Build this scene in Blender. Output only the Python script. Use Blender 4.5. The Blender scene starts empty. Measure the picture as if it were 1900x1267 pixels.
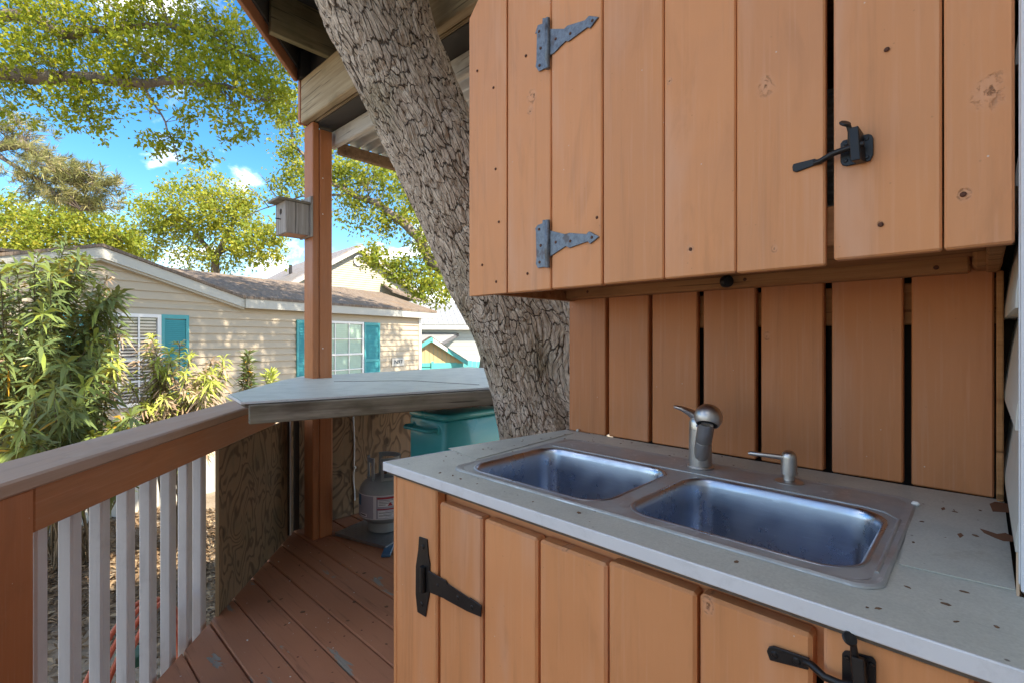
import bpy, bmesh, math, random
import numpy as np
from mathutils import Vector, noise as mnoise

sc = bpy.context.scene
R = math.radians
rnd = random.Random(7)
rng = np.random.default_rng(11)

# ------------------------------------------------------------------ camera
EYE = 1.22
cam_d = bpy.data.cameras.new('camera')
cam = bpy.data.objects.new('camera', cam_d)
sc.collection.objects.link(cam)
cam.location = (0, 0, EYE)
cam.rotation_euler = (R(90), 0, R(44))
cam_d.sensor_width = 36.0
cam_d.lens = 905.0 / 1900.0 * 36.0
cam_d.shift_y = -5.5 / 1900.0
cam_d.clip_start = 0.02
cam_d.clip_end = 2000
sc.camera = cam

# ------------------------------------------------------------------ light
SUN_EL, SUN_AZ = 45.0, 80.0          # degrees; azimuth the sun stands at, from +Y towards +X
SUN_DIR = Vector((math.sin(R(SUN_AZ)) * math.cos(R(SUN_EL)), math.cos(R(SUN_AZ)) * math.cos(R(SUN_EL)), math.sin(R(SUN_EL))))
sun_d = bpy.data.lights.new('sun', 'SUN')
sun_d.energy = 2.1
sun_d.angle = R(0.5)
sun_d.color = (1.0, 0.94, 0.84)
sun = bpy.data.objects.new('sun', sun_d)
sc.collection.objects.link(sun)
sun.rotation_euler = (-SUN_DIR).to_track_quat('-Z', 'Y').to_euler()

world = bpy.data.worlds.new('World')
sc.world = world
world.use_nodes = True
wt = world.node_tree
wt.nodes.clear()
SKY_STRENGTH = 0.15

sc.render.engine = 'CYCLES'
sc.view_settings.view_transform = 'Standard'
sc.view_settings.look = 'None'
sc.view_settings.gamma = 1.0
sc.view_settings.use_curve_mapping = False
sc.view_settings.exposure = 2.5
sc.view_settings.use_white_balance = True
sc.view_settings.white_balance_temperature = 7300
sc.view_settings.white_balance_tint = 10
sc.cycles.max_bounces = 10
sc.cycles.diffuse_bounces = 6
sc.cycles.glossy_bounces = 4
sc.cycles.transmission_bounces = 6
sc.cycles.transparent_max_bounces = 8
sc.cycles.caustics_reflective = False
sc.cycles.caustics_refractive = False


# ------------------------------------------------------------------ node helpers
class NT:
    def __init__(s, tree):
        s.t = tree

    def n(s, kind, out=0, props=None, **ins):
        nd = s.t.nodes.new(kind)
        for k, v in (props or {}).items():
            setattr(nd, k, v)
        for k, v in ins.items():
            k2 = k.replace('_', ' ')
            sock = None
            if k.startswith('i') and k[1:].isdigit():
                sock = nd.inputs[int(k[1:])]
            else:
                sock = nd.inputs[k2]
            if isinstance(v, bpy.types.NodeSocket):
                s.t.links.new(v, sock)
            else:
                if sock.type == 'RGBA' and len(v) == 3:
                    v = (*v, 1)
                sock.default_value = v
        s.last = nd
        return nd.outputs[out]

    def math(s, op, a, b=0.0, c=0.0, clamp=False):
        return s.n('ShaderNodeMath', props={'operation': op, 'use_clamp': clamp}, i0=a, i1=b, i2=c)

    def vmath(s, op, a, b=(0, 0, 0)):
        return s.n('ShaderNodeVectorMath', props={'operation': op}, i0=a, i1=b)

    def mix(s, f, a, b, blend='MIX'):
        nd = s.t.nodes.new('ShaderNodeMix')
        nd.data_type = 'RGBA'
        nd.blend_type = blend
        for sock, v in ((nd.inputs[0], f), (nd.inputs[6], a), (nd.inputs[7], b)):
            if isinstance(v, bpy.types.NodeSocket):
                s.t.links.new(v, sock)
            else:
                if sock.type == 'RGBA' and len(v) == 3:
                    v = (*v, 1)
                sock.default_value = v
        return nd.outputs[2]

    def ramp(s, f, *stops, interp='LINEAR'):
        nd = s.t.nodes.new('ShaderNodeValToRGB')
        nd.color_ramp.interpolation = interp
        el = nd.color_ramp.elements
        while len(el) < len(stops):
            el.new(0.5)
        for e, (p, c) in zip(el, stops):
            e.position = p
            e.color = (*c, 1) if not isinstance(c, (int, float)) else (c, c, c, 1)
        s.t.links.new(f, nd.inputs[0])
        return nd.outputs[0]

    def smooth(s, x, lo, hi, a=0.0, b=1.0):
        nd = s.t.nodes.new('ShaderNodeMapRange')
        nd.interpolation_type = 'SMOOTHSTEP'
        for i, v in enumerate((x, lo, hi, a, b)):
            if isinstance(v, bpy.types.NodeSocket):
                s.t.links.new(v, nd.inputs[i])
            else:
                nd.inputs[i].default_value = v
        return nd.outputs[0]

    def noise(s, vec, scale, detail=3.0, rough=0.55, dist=0.0):
        return s.n('ShaderNodeTexNoise', Vector=vec, Scale=scale, Detail=detail, Roughness=rough, Distortion=dist)

    def vor(s, vec, scale, feature='F1', out=0):
        return s.n('ShaderNodeTexVoronoi', out=out, props={'feature': feature}, Vector=vec, Scale=scale)

    def bump(s, h, strength=0.3, dist=0.01, normal=None):
        ins = dict(Strength=strength, Distance=dist, Height=h)
        if normal is not None:
            ins['Normal'] = normal
        return s.n('ShaderNodeBump', **ins)


def new_mat(name):
    m = bpy.data.materials.new(name)
    m.use_nodes = True
    t = m.node_tree
    t.nodes.clear()
    return m, NT(t)


def finish(N, col, rough=0.6, metal=0.0, normal=None, spec=0.5, extra=None, coat=0.0):
    b = N.t.nodes.new('ShaderNodeBsdfPrincipled')
    for key, v in (('Base Color', col), ('Roughness', rough), ('Metallic', metal), ('Normal', normal),
                   ('Specular IOR Level', spec), ('Coat Weight', coat)):
        if v is None:
            continue
        if isinstance(v, bpy.types.NodeSocket):
            N.t.links.new(v, b.inputs[key])
        else:
            if key == 'Base Color' and len(v) == 3:
                v = (*v, 1)
            b.inputs[key].default_value = v
    o = N.t.nodes.new('ShaderNodeOutputMaterial')
    N.t.links.new(extra(b.outputs[0]) if extra else b.outputs[0], o.inputs[0])


def obj_coords(N, scale=(1, 1, 1), jitter=True):
    v = N.n('ShaderNodeTexCoord', out=3)
    if jitter:
        r = N.n('ShaderNodeObjectInfo', out=5)
        r3 = N.n('ShaderNodeCombineXYZ', X=N.math('MULTIPLY', r, 17.3), Y=N.math('MULTIPLY', r, 31.7), Z=N.math('MULTIPLY', r, 53.1))
        v = N.vmath('ADD', v, r3)
    return N.vmath('MULTIPLY', v, scale)


def axis_scale(axis, along, across):
    s = [across] * 3
    s[axis] = along
    return tuple(s)


def mulc(c, k):
    return tuple(x * k for x in c)


def painted_wood(name, col, axis=2, rough=0.5, pale=0.35, knots=False, grain=0.5, dirt=0.0):
    """paint brushed over rough-sawn board: streaks along the grain, paler worn strips, optional knots"""
    m, N = new_mat(name)
    raw = N.n('ShaderNodeTexCoord', out=3)
    v = obj_coords(N, axis_scale(axis, 1.2, 26))
    g = N.noise(v, 1.0, 6, 0.65)
    v2 = obj_coords(N, axis_scale(axis, 1.6, 9))
    st = N.noise(v2, 1.0, 3, 0.5, 0.4)
    bl = N.noise(obj_coords(N, (4, 4, 4)), 1.0, 3)
    palec0 = tuple(min(1, x * 0.85 + 0.12) for x in col)
    rn = N.n('ShaderNodeObjectInfo', out=5)
    c = N.mix(bl, mulc(col, 0.84), mulc(col, 1.14))
    c = N.mix(N.math('MULTIPLY', rn, 0.42), c, mulc(col, 0.72))
    palec = tuple(min(1, x * 0.75 + 0.16) for x in col)
    c = N.mix(N.smooth(st, 0.50, 0.70, 0, pale), c, palec)
    sm = N.noise(obj_coords(N, axis_scale(axis, 3.2, 13)), 1.0, 5, 0.6, 0.8)
    c = N.mix(N.smooth(sm, 0.52, 0.72, 0, 0.35), c, mulc(col, 0.66))
    c = N.mix(N.smooth(g, 0.54, 0.74, 0, 0.42), c, mulc(col, 0.60))
    br_ = N.noise(obj_coords(N, axis_scale(axis, 5, 160)), 1.0, 2, 0.5)
    c = N.mix(N.smooth(br_, 0.5, 0.75, 0, 0.22), c, palec0)
    # paint freckles and chips
    sp = N.vor(obj_coords(N, (34, 34, 34)), 1.0)
    c = N.mix(N.smooth(sp, 0.03, 0.06, 0.35, 0), c, mulc(col, 0.5))
    chip = N.vor(obj_coords(N, (21, 21, 21)), 1.0)
    c = N.mix(N.smooth(chip, 0.018, 0.032, 0.6, 0), c, (0.7, 0.66, 0.6))
    h = N.math('MULTIPLY', g, 1.0)
    if knots:
        for att in ('knot', 'knot_b'):
            k = N.n('ShaderNodeAttribute', out=1, props={'attribute_type': 'OBJECT', 'attribute_name': att})
            kx = N.n('ShaderNodeSeparateXYZ', Vector=k)
            kn = N.last
            px = N.n('ShaderNodeSeparateXYZ', Vector=raw)
            pn = N.last
            dx = N.math('SUBTRACT', pn.outputs[0], kn.outputs[0])
            dz = N.math('MULTIPLY', N.math('SUBTRACT', pn.outputs[2], kn.outputs[1]), 0.72)
            d = N.math('SQRT', N.math('ADD', N.math('MULTIPLY', dx, dx), N.math('MULTIPLY', dz, dz)))
            wob = N.noise(raw, 60, 3)
            rr = N.math('MAXIMUM', kn.outputs[2], 0.0001)
            q = N.math('ADD', N.math('DIVIDE', d, rr), N.math('MULTIPLY', N.math('SUBTRACT', wob, 0.5), 1.3))
            ring = N.math('SINE', N.math('MULTIPLY', q, 10.0))
            inside = N.smooth(q, 0.35, 1.35, 1, 0)
            patch_ = N.noise(raw, 90, 4, 0.7)
            dark = N.math('MULTIPLY', N.math('MULTIPLY', inside, inside), N.smooth(N.math('ADD', N.math('MULTIPLY', ring, 0.07), patch_), 0.50, 0.66, 0, 0.9))
            c = N.mix(N.math('MULTIPLY', inside, 0.30), c, palec)
            c = N.mix(dark, c, mulc(col, 0.30))
            h = N.math('SUBTRACT', h, N.math('MULTIPLY', dark, 1.5))
    if dirt:
        dn = N.noise(obj_coords(N, (7, 7, 7)), 1.0, 6, 0.7)
        c = N.mix(N.smooth(dn, 0.52, 0.75, 0, dirt), c, mulc(col, 0.45))
    nr = N.bump(h, grain, 0.004)
    nr = N.bump(bl, 0.12, 0.02, nr)
    finish(N, c, N.smooth(bl, 0.2, 0.8, rough - 0.08, rough + 0.12), 0, nr, 0.4)
    return m


def bare_wood(name, lo, hi, axis=0, dark=None, green=0.0, scale=1.0, bump=0.5):
    """weathered bare timber: long grain streaks, checks, stains"""
    m, N = new_mat(name)
    v = obj_coords(N, axis_scale(axis, 1.5 * scale, 40 * scale))
    g = N.noise(v, 1.0, 7, 0.7, 0.3)
    bl = N.noise(obj_coords(N, axis_scale(axis, 2.5, 9)), 1.0, 4, 0.6)
    c = N.ramp(g, (0.3, lo), (0.68, hi))
    c = N.mix(N.smooth(bl, 0.5, 0.72, 0, 0.7), c, dark or mulc(lo, 0.45))
    if green:
        gn = N.noise(obj_coords(N, (5, 5, 5)), 1.0, 3)
        c = N.mix(N.smooth(gn, 0.45, 0.7, 0, green), c, (0.10, 0.11, 0.045))
    ch = N.noise(obj_coords(N, axis_scale(axis, 2.2, 70)), 1.0, 2, 0.4)
    check = N.smooth(ch, 0.30, 0.36, 1, 0)
    c = N.mix(N.math('MULTIPLY', check, 0.7), c, mulc(lo, 0.3))
    h = N.math('SUBTRACT', g, check)
    finish(N, c, 0.82, 0, N.bump(h, bump, 0.004), 0.25)
    return m


def plain(name, col, rough=0.5, metal=0.0, var=0.12, nscale=6.0, bump=0.05, spec=0.5, dirt=0.0, dirtc=None, coat=0.0):
    m, N = new_mat(name)
    n1 = N.noise(obj_coords(N, (1, 1, 1)), nscale, 5, 0.6)
    c = N.mix(n1, mulc(col, 1 - var), mulc(col, 1 + var))
    if dirt:
        dn = N.noise(obj_coords(N, (1, 1, 1)), nscale * 2.3, 6, 0.72)
        c = N.mix(N.smooth(dn, 0.5, 0.72, 0, dirt), c, dirtc or mulc(col, 0.4))
    fine = N.noise(obj_coords(N, (1, 1, 1)), nscale * 25, 2)
    finish(N, c, N.smooth(n1, 0.25, 0.75, max(0.02, rough - 0.08), min(1, rough + 0.1)), metal, N.bump(fine, bump, 0.002), spec, coat=coat)
    return m


# ------------------------------------------------------------------ world nodes
W = NT(wt)
sky_n = wt.nodes.new('ShaderNodeTexSky')
sky_n.sky_type = 'NISHITA'
sky_n.sun_disc = False
sky_n.sun_elevation = R(SUN_EL)
sky_n.sun_rotation = R(SUN_AZ)
sky_n.altitude = 300
sky_n.air_density = 1.0
sky_n.dust_density = 0.3
sky_n.ozone_density = 3.0
wdir = W.n('ShaderNodeTexCoord', out=0)
wsep = W.n('ShaderNodeSeparateXYZ', Vector=wdir)
wz = W.last.outputs[2]
flat = W.vmath('DIVIDE', wdir, W.n('ShaderNodeCombineXYZ', X=W.math('ADD', W.math('ABSOLUTE', wz), 0.22), Y=W.math('ADD', W.math('ABSOLUTE', wz), 0.22), Z=1.0))
cl = W.noise(W.vmath('ADD', W.vmath('MULTIPLY', flat, (1.1, 1.9, 1.0)), (5.2, 1.1, 0.0)), 1.5, 7, 0.58, 0.4)
cl_mask = W.smooth(cl, 0.48, 0.70, 0, 0.9)
sat = W.n('ShaderNodeHueSaturation', Hue=0.5, Saturation=1.35, Value=0.40, Fac=1.0, Color=sky_n.outputs[0])
sky_c = W.mix(cl_mask, sat, (6.6, 6.7, 6.8))
bg = wt.nodes.new('ShaderNodeBackground')
wt.links.new(sky_c, bg.inputs[0])
bg.inputs[1].default_value = SKY_STRENGTH
wo = wt.nodes.new('ShaderNodeOutputWorld')
wt.links.new(bg.outputs[0], wo.inputs[0])

# ------------------------------------------------------------------ placing helpers (site survey: eye point and bearings)
_A = R(44)
_F, _R = (-math.sin(_A), math.cos(_A)), (math.cos(_A), math.sin(_A))


def ray(px, py):
    x, y = (px - 950) / 905, (628 - py) / 905
    return (_F[0] + x * _R[0], _F[1] + x * _R[1], y)


def at(px, py, d):
    r = ray(px, py)
    return Vector((r[0] * d, r[1] * d, EYE + r[2] * d))


def on_y(px, py, Y):
    return at(px, py, Y / ray(px, py)[1])


def on_z(px, py, z):
    return at(px, py, (z - EYE) / ray(px, py)[2])


# ------------------------------------------------------------------ object helpers
WLOC = {}
WROT = {}


def thing(name, label, cat, loc=(0, 0, 0), group=None):
    o = bpy.data.objects.new(name, None)
    o.empty_display_size = 0.1
    sc.collection.objects.link(o)
    o.location = loc
    WLOC[o.name] = Vector(loc)
    tag(o, label, cat, group)
    return o


def tag(o, label=None, cat=None, group=None, kind=None):
    if label:
        o['label'] = label
    if cat:
        o['category'] = cat
    if group:
        o['group'] = group
    if kind:
        o['kind'] = kind
    return o


def put(o, parent, world):
    sc.collection.objects.link(o)
    if parent is not None:
        o.parent = parent
        d = Vector(world) - WLOC[parent.name]
        pr = WROT.get(parent.name, 0.0)
        WROT[o.name] = o.rotation_euler[2]
        if pr:
            c, s = math.cos(-pr), math.sin(-pr)
            d = Vector((d.x * c - d.y * s, d.x * s + d.y * c, d.z))
            o.rotation_euler[2] -= pr
        o.location = d
    else:
        o.location = world
        WROT[o.name] = o.rotation_euler[2]
    WLOC[o.name] = Vector(world)


def obj(name, verts, faces, mat, parent=None, rot=0.0, smooth=None, origin=None, attrs=None):
    """mesh object from world-space vertices; origin at its middle, turned by rot about z"""
    V = np.asarray([tuple(v) for v in verts] if not isinstance(verts, np.ndarray) else verts, dtype=float)
    o0 = np.array(origin, float) if origin is not None else (V.min(0) + V.max(0)) / 2
    L = V - o0
    if rot:
        c, s = math.cos(-rot), math.sin(-rot)
        L = np.stack([L[:, 0] * c - L[:, 1] * s, L[:, 0] * s + L[:, 1] * c, L[:, 2]], 1)
    me = bpy.data.meshes.new(name)
    if isinstance(faces, np.ndarray):
        k = faces.shape[1]
        me.vertices.add(len(L))
        me.vertices.foreach_set('co', L.astype(np.float32).ravel())
        me.loops.add(faces.size)
        me.loops.foreach_set('vertex_index', faces.astype(np.int32).ravel())
        me.polygons.add(len(faces))
        me.polygons.foreach_set('loop_start', np.arange(0, faces.size, k, dtype=np.int32))
        me.update(calc_edges=True)
    else:
        me.from_pydata(L.tolist(), [], faces)
        me.update()
    if attrs:
        for an, (dom, arr) in attrs.items():
            a = me.attributes.new(an, 'FLOAT', dom)
            a.data.foreach_set('value', np.asarray(arr, dtype=np.float32))
    if mat:
        me.materials.append(mat)
    if smooth is not None:
        me.polygons.foreach_set('use_smooth', np.ones(len(me.polygons), dtype=bool))
        if smooth < 180:
            me.set_sharp_from_angle(angle=R(smooth))
    ob = bpy.data.objects.new(name, me)
    ob.rotation_euler = (0, 0, rot)
    put(ob, parent, o0)
    return ob


def like(src, name, parent, world, rot=None):
    """another object sharing src's mesh"""
    ob = bpy.data.objects.new(name, src.data)
    ob.rotation_euler = src.rotation_euler if rot is None else (0, 0, rot)
    put(ob, parent, world)
    return ob


def chamfer_box(sx, sy, sz, b):
    """24-vertex box with chamfered edges, centred"""
    hx, hy, hz = sx / 2, sy / 2, sz / 2
    b = min(b, hx * 0.9, hy * 0.9, hz * 0.9)
    vs, idx = [], {}
    for ix in (-1, 1):
        for iy in (-1, 1):
            for iz in (-1, 1):
                for a in range(3):
                    p = [ix * (hx - b), iy * (hy - b), iz * (hz - b)]
                    p[a] += (ix, iy, iz)[a] * b
                    idx[(ix, iy, iz, a)] = len(vs)
                    vs.append(p)
    fs = []
    for a in range(3):
        o1, o2 = (a + 1) % 3, (a + 2) % 3
        for s in (-1, 1):
            q = []
            for c1, c2 in ((-1, -1), (1, -1), (1, 1), (-1, 1)):
                k = [0, 0, 0]
                k[a], k[o1], k[o2] = s, c1, c2
                q.append(idx[(*k, a)])
            fs.append(q if s > 0 else q[::-1])
    for a in range(3):
        o1, o2 = (a + 1) % 3, (a + 2) % 3
        for s1 in (-1, 1):
            for s2 in (-1, 1):
                q = []
                for (e, fa) in ((-1, o1), (1, o1), (1, o2), (-1, o2)):
                    k = [0, 0, 0]
                    k[a], k[o1], k[o2] = e, s1, s2
                    q.append(idx[(*k, fa)])
                fs.append(q if s1 * s2 < 0 else q[::-1])
    for ix in (-1, 1):
        for iy in (-1, 1):
            for iz in (-1, 1):
                q = [idx[(ix, iy, iz, a)] for a in range(3)]
                fs.append(q if ix * iy * iz > 0 else q[::-1])
    return np.array(vs), fs


def box(name, x0, x1, y0, y1, z0, z1, mat, parent=None, b=0.003, rot=0.0, jig=0.0):
    c = np.array([(x0 + x1) / 2, (y0 + y1) / 2, (z0 + z1) / 2])
    vs, fs = chamfer_box(abs(x1 - x0), abs(y1 - y0), abs(z1 - z0), b)
    if jig:
        sg = np.sign(vs)
        for k in range(8):
            s = np.array([(k & 1) * 2 - 1, (k >> 1 & 1) * 2 - 1, (k >> 2 & 1) * 2 - 1])
            msk = (sg == s).all(1)
            vs[msk] += [rnd.uniform(-jig, jig) for _ in range(3)]
    if rot:
        cs, sn = math.cos(rot), math.sin(rot)
        vs = np.stack([vs[:, 0] * cs - vs[:, 1] * sn, vs[:, 0] * sn + vs[:, 1] * cs, vs[:, 2]], 1)
    return obj(name, vs + c, fs, mat, parent, rot)


def bar(name, p, q, w, h, mat, parent=None, b=0.004, up=(0, 0, 1), rotz=True):
    """square timber from p to q; w sideways, h along up"""
    p, q = Vector(p), Vector(q)
    d = (q - p)
    Lg = d.length
    d.normalize()
    side = d.cross(Vector(up)).normalized()
    u = side.cross(d).normalized()
    vs, fs = chamfer_box(Lg, w, h, b)
    m = (p + q) / 2
    out = [m + d * v[0] - side * v[1] + u * v[2] for v in vs]
    rot = math.atan2(d.y, d.x) if rotz and abs(d.z) < 0.9 else 0.0
    return obj(name, out, fs, mat, parent, rot)


def prism(name, pts, off, mat, parent=None, b=0.0):
    """planar outline pts pushed by vector off"""
    pts = [Vector(p) for p in pts]
    off = Vector(off)
    n = len(pts)
    vs = [*pts, *[p + off for p in pts]]
    fs = [list(range(n))[::-1], list(range(n, 2 * n))]
    for i in range(n):
        j = (i + 1) % n
        fs.append([i, j, n + j, n + i])
    nrm = Vector((0, 0, 0))
    for i in range(n):
        nrm += pts[i].cross(pts[(i + 1) % n])
    if nrm.dot(off) < 0:
        fs = [f[::-1] for f in fs]
    if b:
        bm = bmesh.new()
        bv = [bm.verts.new(v) for v in vs]
        for f in fs:
            bm.faces.new([bv[i] for i in f])
        bmesh.ops.bevel(bm, geom=bm.edges[:], offset=b, segments=1, affect='EDGES', clamp_overlap=True)
        bm.verts.index_update()
        vs = [v.co.copy() for v in bm.verts]
        fs = [[v.index for v in f.verts] for f in bm.faces]
        bm.free()
    return obj(name, vs, fs, mat, parent)


def tube_geo(path, radii, n=12, caps=True):
    path = [Vector(p) for p in path]
    if isinstance(radii, (int, float)):
        radii = [radii] * len(path)
    vs, fs = [], []
    ref = None
    for i, p in enumerate(path):
        t = (path[min(i + 1, len(path) - 1)] - path[max(i - 1, 0)]).normalized()
        if ref is None:
            ref = t.orthogonal().normalized()
        a = (ref - t * ref.dot(t)).normalized()
        ref = a
        c = t.cross(a)
        for k in range(n):
            th = 2 * math.pi * k / n
            vs.append(p + (a * math.cos(th) + c * math.sin(th)) * radii[i])
    for i in range(len(path) - 1):
        for k in range(n):
            k2 = (k + 1) % n
            fs.append([i * n + k, i * n + k2, (i + 1) * n + k2, (i + 1) * n + k])
    if caps:
        fs.append(list(range(n))[::-1])
        fs.append([(len(path) - 1) * n + k for k in range(n)])
    return vs, fs


def tube(name, path, radii, mat, parent=None, n=12, smooth=50, caps=True):
    vs, fs = tube_geo(path, radii, n, caps)
    return obj(name, vs, fs, mat, parent, smooth=smooth)


def lathe_geo(prof, c, axis=(0, 0, 1), n=32):
    ax = Vector(axis).normalized()
    a = ax.orthogonal().normalized()
    bb = ax.cross(a)
    vs, fs = [], []
    c = Vector(c)
    for r, h in prof:
        for k in range(n):
            th = 2 * math.pi * k / n
            vs.append(c + ax * h + (a * math.cos(th) + bb * math.sin(th)) * max(r, 1e-5))
    for i in range(len(prof) - 1):
        for k in range(n):
            k2 = (k + 1) % n
            fs.append([i * n + k, i * n + k2, (i + 1) * n + k2, (i + 1) * n + k])
    return vs, fs


def lathe(name, prof, c, mat, parent=None, axis=(0, 0, 1), n=32, smooth=35):
    vs, fs = lathe_geo(prof, c, axis, n)
    return obj(name, vs, fs, mat, parent, smooth=smooth)


def join_geo(*geos):
    vs, fs = [], []
    for v, f in geos:
        k = len(vs)
        vs += [Vector(p) for p in v]
        fs += [[i + k for i in q] for q in f]
    return vs, fs


def box_geo(x0, x1, y0, y1, z0, z1):
    vs = [(x, y, z) for x in (x0, x1) for y in (y0, y1) for z in (z0, z1)]
    fs = [[0, 1, 3, 2], [4, 6, 7, 5], [0, 4, 5, 1], [2, 3, 7, 6], [0, 2, 6, 4], [1, 5, 7, 3]]
    return vs, fs


def text(name, s, size, loc, rot, mat, parent=None, extrude=0.001, sx=1.0):
    cu = bpy.data.curves.new(name, 'FONT')
    cu.body = s
    cu.size = size
    cu.extrude = extrude
    cu.align_x = 'CENTER'
    cu.align_y = 'CENTER'
    cu.offset = 0.012 * size
    cu.materials.append(mat)
    tmp = bpy.data.objects.new(name, cu)
    sc.collection.objects.link(tmp)
    dg = bpy.context.evaluated_depsgraph_get()
    me = bpy.data.meshes.new_from_object(tmp.evaluated_get(dg))
    bpy.data.objects.remove(tmp)
    o = bpy.data.objects.new(name, me)
    o.rotation_euler = rot
    o.scale = (sx, 1, 1)
    put(o, parent, loc)
    return o

# ================================================================== materials
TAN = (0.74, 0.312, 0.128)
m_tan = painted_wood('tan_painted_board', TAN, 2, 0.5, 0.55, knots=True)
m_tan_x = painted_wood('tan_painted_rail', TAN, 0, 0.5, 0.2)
m_back = painted_wood('shaded_tan_backboard', (0.57, 0.21, 0.078), 2, 0.5, 0.25, knots=True)  # same tan paint, darkened to paint in the shade below the cabinet
m_post = painted_wood('russet_painted_post', (0.47, 0.165, 0.06), 2, 0.5, 0.15, dirt=0.25)
m_fascia = painted_wood('russet_painted_fascia', (0.46, 0.18, 0.085), 0, 0.5, 0.15)
m_cap = painted_wood('worn_brown_rail_cap', (0.42, 0.275, 0.195), 0, 0.6, 0.5, dirt=0.4)
m_apron = painted_wood('brown_rail_board', (0.44, 0.165, 0.06), 0, 0.5, 0.1)
m_white_bal = painted_wood('white_painted_baluster', (0.62, 0.60, 0.60), 2, 0.55, 0.0, dirt=0.3)
m_inside = bare_wood('raw_cabinet_timber', (0.30, 0.13, 0.05), (0.50, 0.25, 0.11), 0, dark=(0.20, 0.085, 0.035), bump=0.3)
m_beam = bare_wood('weathered_beam', (0.30, 0.21, 0.12), (0.52, 0.41, 0.27), 0, dark=(0.26, 0.17, 0.09), green=0.2, bump=0.3)
m_rafter = bare_wood('green_stained_rafter', (0.20, 0.16, 0.085), (0.36, 0.30, 0.18), 1, dark=(0.14, 0.10, 0.05), green=0.35, bump=0.3)
m_grey_x = bare_wood('grey_weathered_board', (0.17, 0.145, 0.11), (0.36, 0.32, 0.26), 0, dark=(0.07, 0.05, 0.035), green=0.25)
m_grey_z = bare_wood('grey_weathered_box', (0.26, 0.23, 0.21), (0.46, 0.42, 0.39), 2, dark=(0.16, 0.12, 0.10))
m_rot = bare_wood('flaking_fascia', (0.42, 0.36, 0.30), (0.62, 0.58, 0.52), 0, dark=(0.17, 0.11, 0.075), scale=0.5)
m_purlin = bare_wood('brown_purlin', (0.17, 0.10, 0.055), (0.30, 0.19, 0.11), 1, dark=(0.10, 0.05, 0.03))
m_dark_ply = plain('dark_roof_board', (0.07, 0.06, 0.052), 0.85, var=0.4)
m_rust = plain('rusted_screw', (0.12, 0.045, 0.025), 0.7, 0.3, 0.3, 60)
m_black = plain('black_enamel', (0.014, 0.013, 0.014), 0.36, 0.3, 0.3, 30, 0.1)
m_steel_blue = None
m_vinyl = plain('white_vinyl', (0.74, 0.75, 0.78), 0.4, var=0.05, nscale=5, dirt=0.25, dirtc=(0.45, 0.43, 0.38))
m_lap_white = plain('off_white_clapboard', (0.62, 0.60, 0.54), 0.5, var=0.06, nscale=4, dirt=0.25, dirtc=(0.4, 0.37, 0.3))
m_edge_band = plain('white_edge_band', (0.66, 0.67, 0.70), 0.35, var=0.08, nscale=8, dirt=0.3, dirtc=(0.36, 0.36, 0.36))
m_chipboard = plain('swollen_chipboard', (0.14, 0.11, 0.085), 0.9, var=0.5, nscale=60, bump=0.6)
m_rope = plain('white_cord', (0.75, 0.75, 0.75), 0.7)
m_soil_chip = plain('pale_paint_chip', (0.75, 0.73, 0.70), 0.7)
m_litter = plain('dry_leaf_litter', (0.16, 0.085, 0.045), 0.8, var=0.5, nscale=40)
m_bar_dark = plain('dark_brown_board', (0.05, 0.035, 0.025), 0.9, var=0.3)  # plain dark brown for hidden boards, seams and slots


def hinge_steel():
    m, N = new_mat('galvanised_hinge_with_worn_black')
    v = obj_coords(N, (1, 1, 1))
    n1 = N.noise(v, 75, 6, 0.75)
    n2 = N.noise(v, 30, 3)
    c = N.mix(N.smooth(n1, 0.30, 0.70), (0.09, 0.10, 0.12), (0.21, 0.245, 0.29))
    c = N.mix(N.smooth(n2, 0.60, 0.70, 0, 0.6), c, (0.08, 0.045, 0.035))
    finish(N, c, N.smooth(n1, 0.3, 0.7, 0.35, 0.6), 0.6, N.bump(n1, 0.2, 0.001))
    return m


m_hinge = hinge_steel()


def steel(name, col, rough, aniso_scale, dirt=0.0, lo=0.48, hi=0.75):
    m, N = new_mat(name)
    v = obj_coords(N, aniso_scale, False)
    n1 = N.noise(v, 1.0, 3, 0.6)
    n2 = N.noise(obj_coords(N, (9, 9, 9), False), 1.0, 6, 0.65)
    n3 = N.noise(obj_coords(N, (70, 70, 70), False), 1.0, 2, 0.5)
    c = N.mix(n1, mulc(col, 0.85), col)
    c = N.mix(N.smooth(n2, lo, hi, 0, dirt), c, (0.34, 0.335, 0.32))
    drop = N.vor(obj_coords(N, (42, 42, 42), False), 1.0)
    spots = N.math('MAXIMUM', N.smooth(n3, 0.74, 0.80, 0, 0.4), N.smooth(drop, 0.015, 0.03, 0.5, 0))
    scratch = N.noise(N.vmath('MULTIPLY', obj_coords(N, (1, 1, 1), False), (30, 18, 160)), 1.0, 3, 0.6, 1.0)
    c = N.mix(N.smooth(scratch, 0.60, 0.72, 0, 0.35), c, mulc(col, 1.3))
    c = N.mix(spots, c, (0.75, 0.75, 0.75))
    r = N.math('ADD', N.smooth(n2, 0.3, 0.8, rough, rough + 0.22), N.math('MULTIPLY', spots, 0.3))
    finish(N, c, r, N.math('SUBTRACT', 1.0, N.smooth(n2, lo, hi, 0, dirt * 0.9)), N.bump(n1, 0.06, 0.001))
    return m


m_sink = steel('brushed_sink_steel', (0.54, 0.59, 0.68), 0.22, (6, 220, 220), 0.15)
m_sink_rim = steel('dulled_sink_rim', (0.55, 0.56, 0.57), 0.42, (6, 220, 60), 0.75, 0.25, 0.6)
m_nickel = steel('brushed_nickel', (0.58, 0.55, 0.53), 0.28, (60, 60, 8), 0.1)


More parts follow.
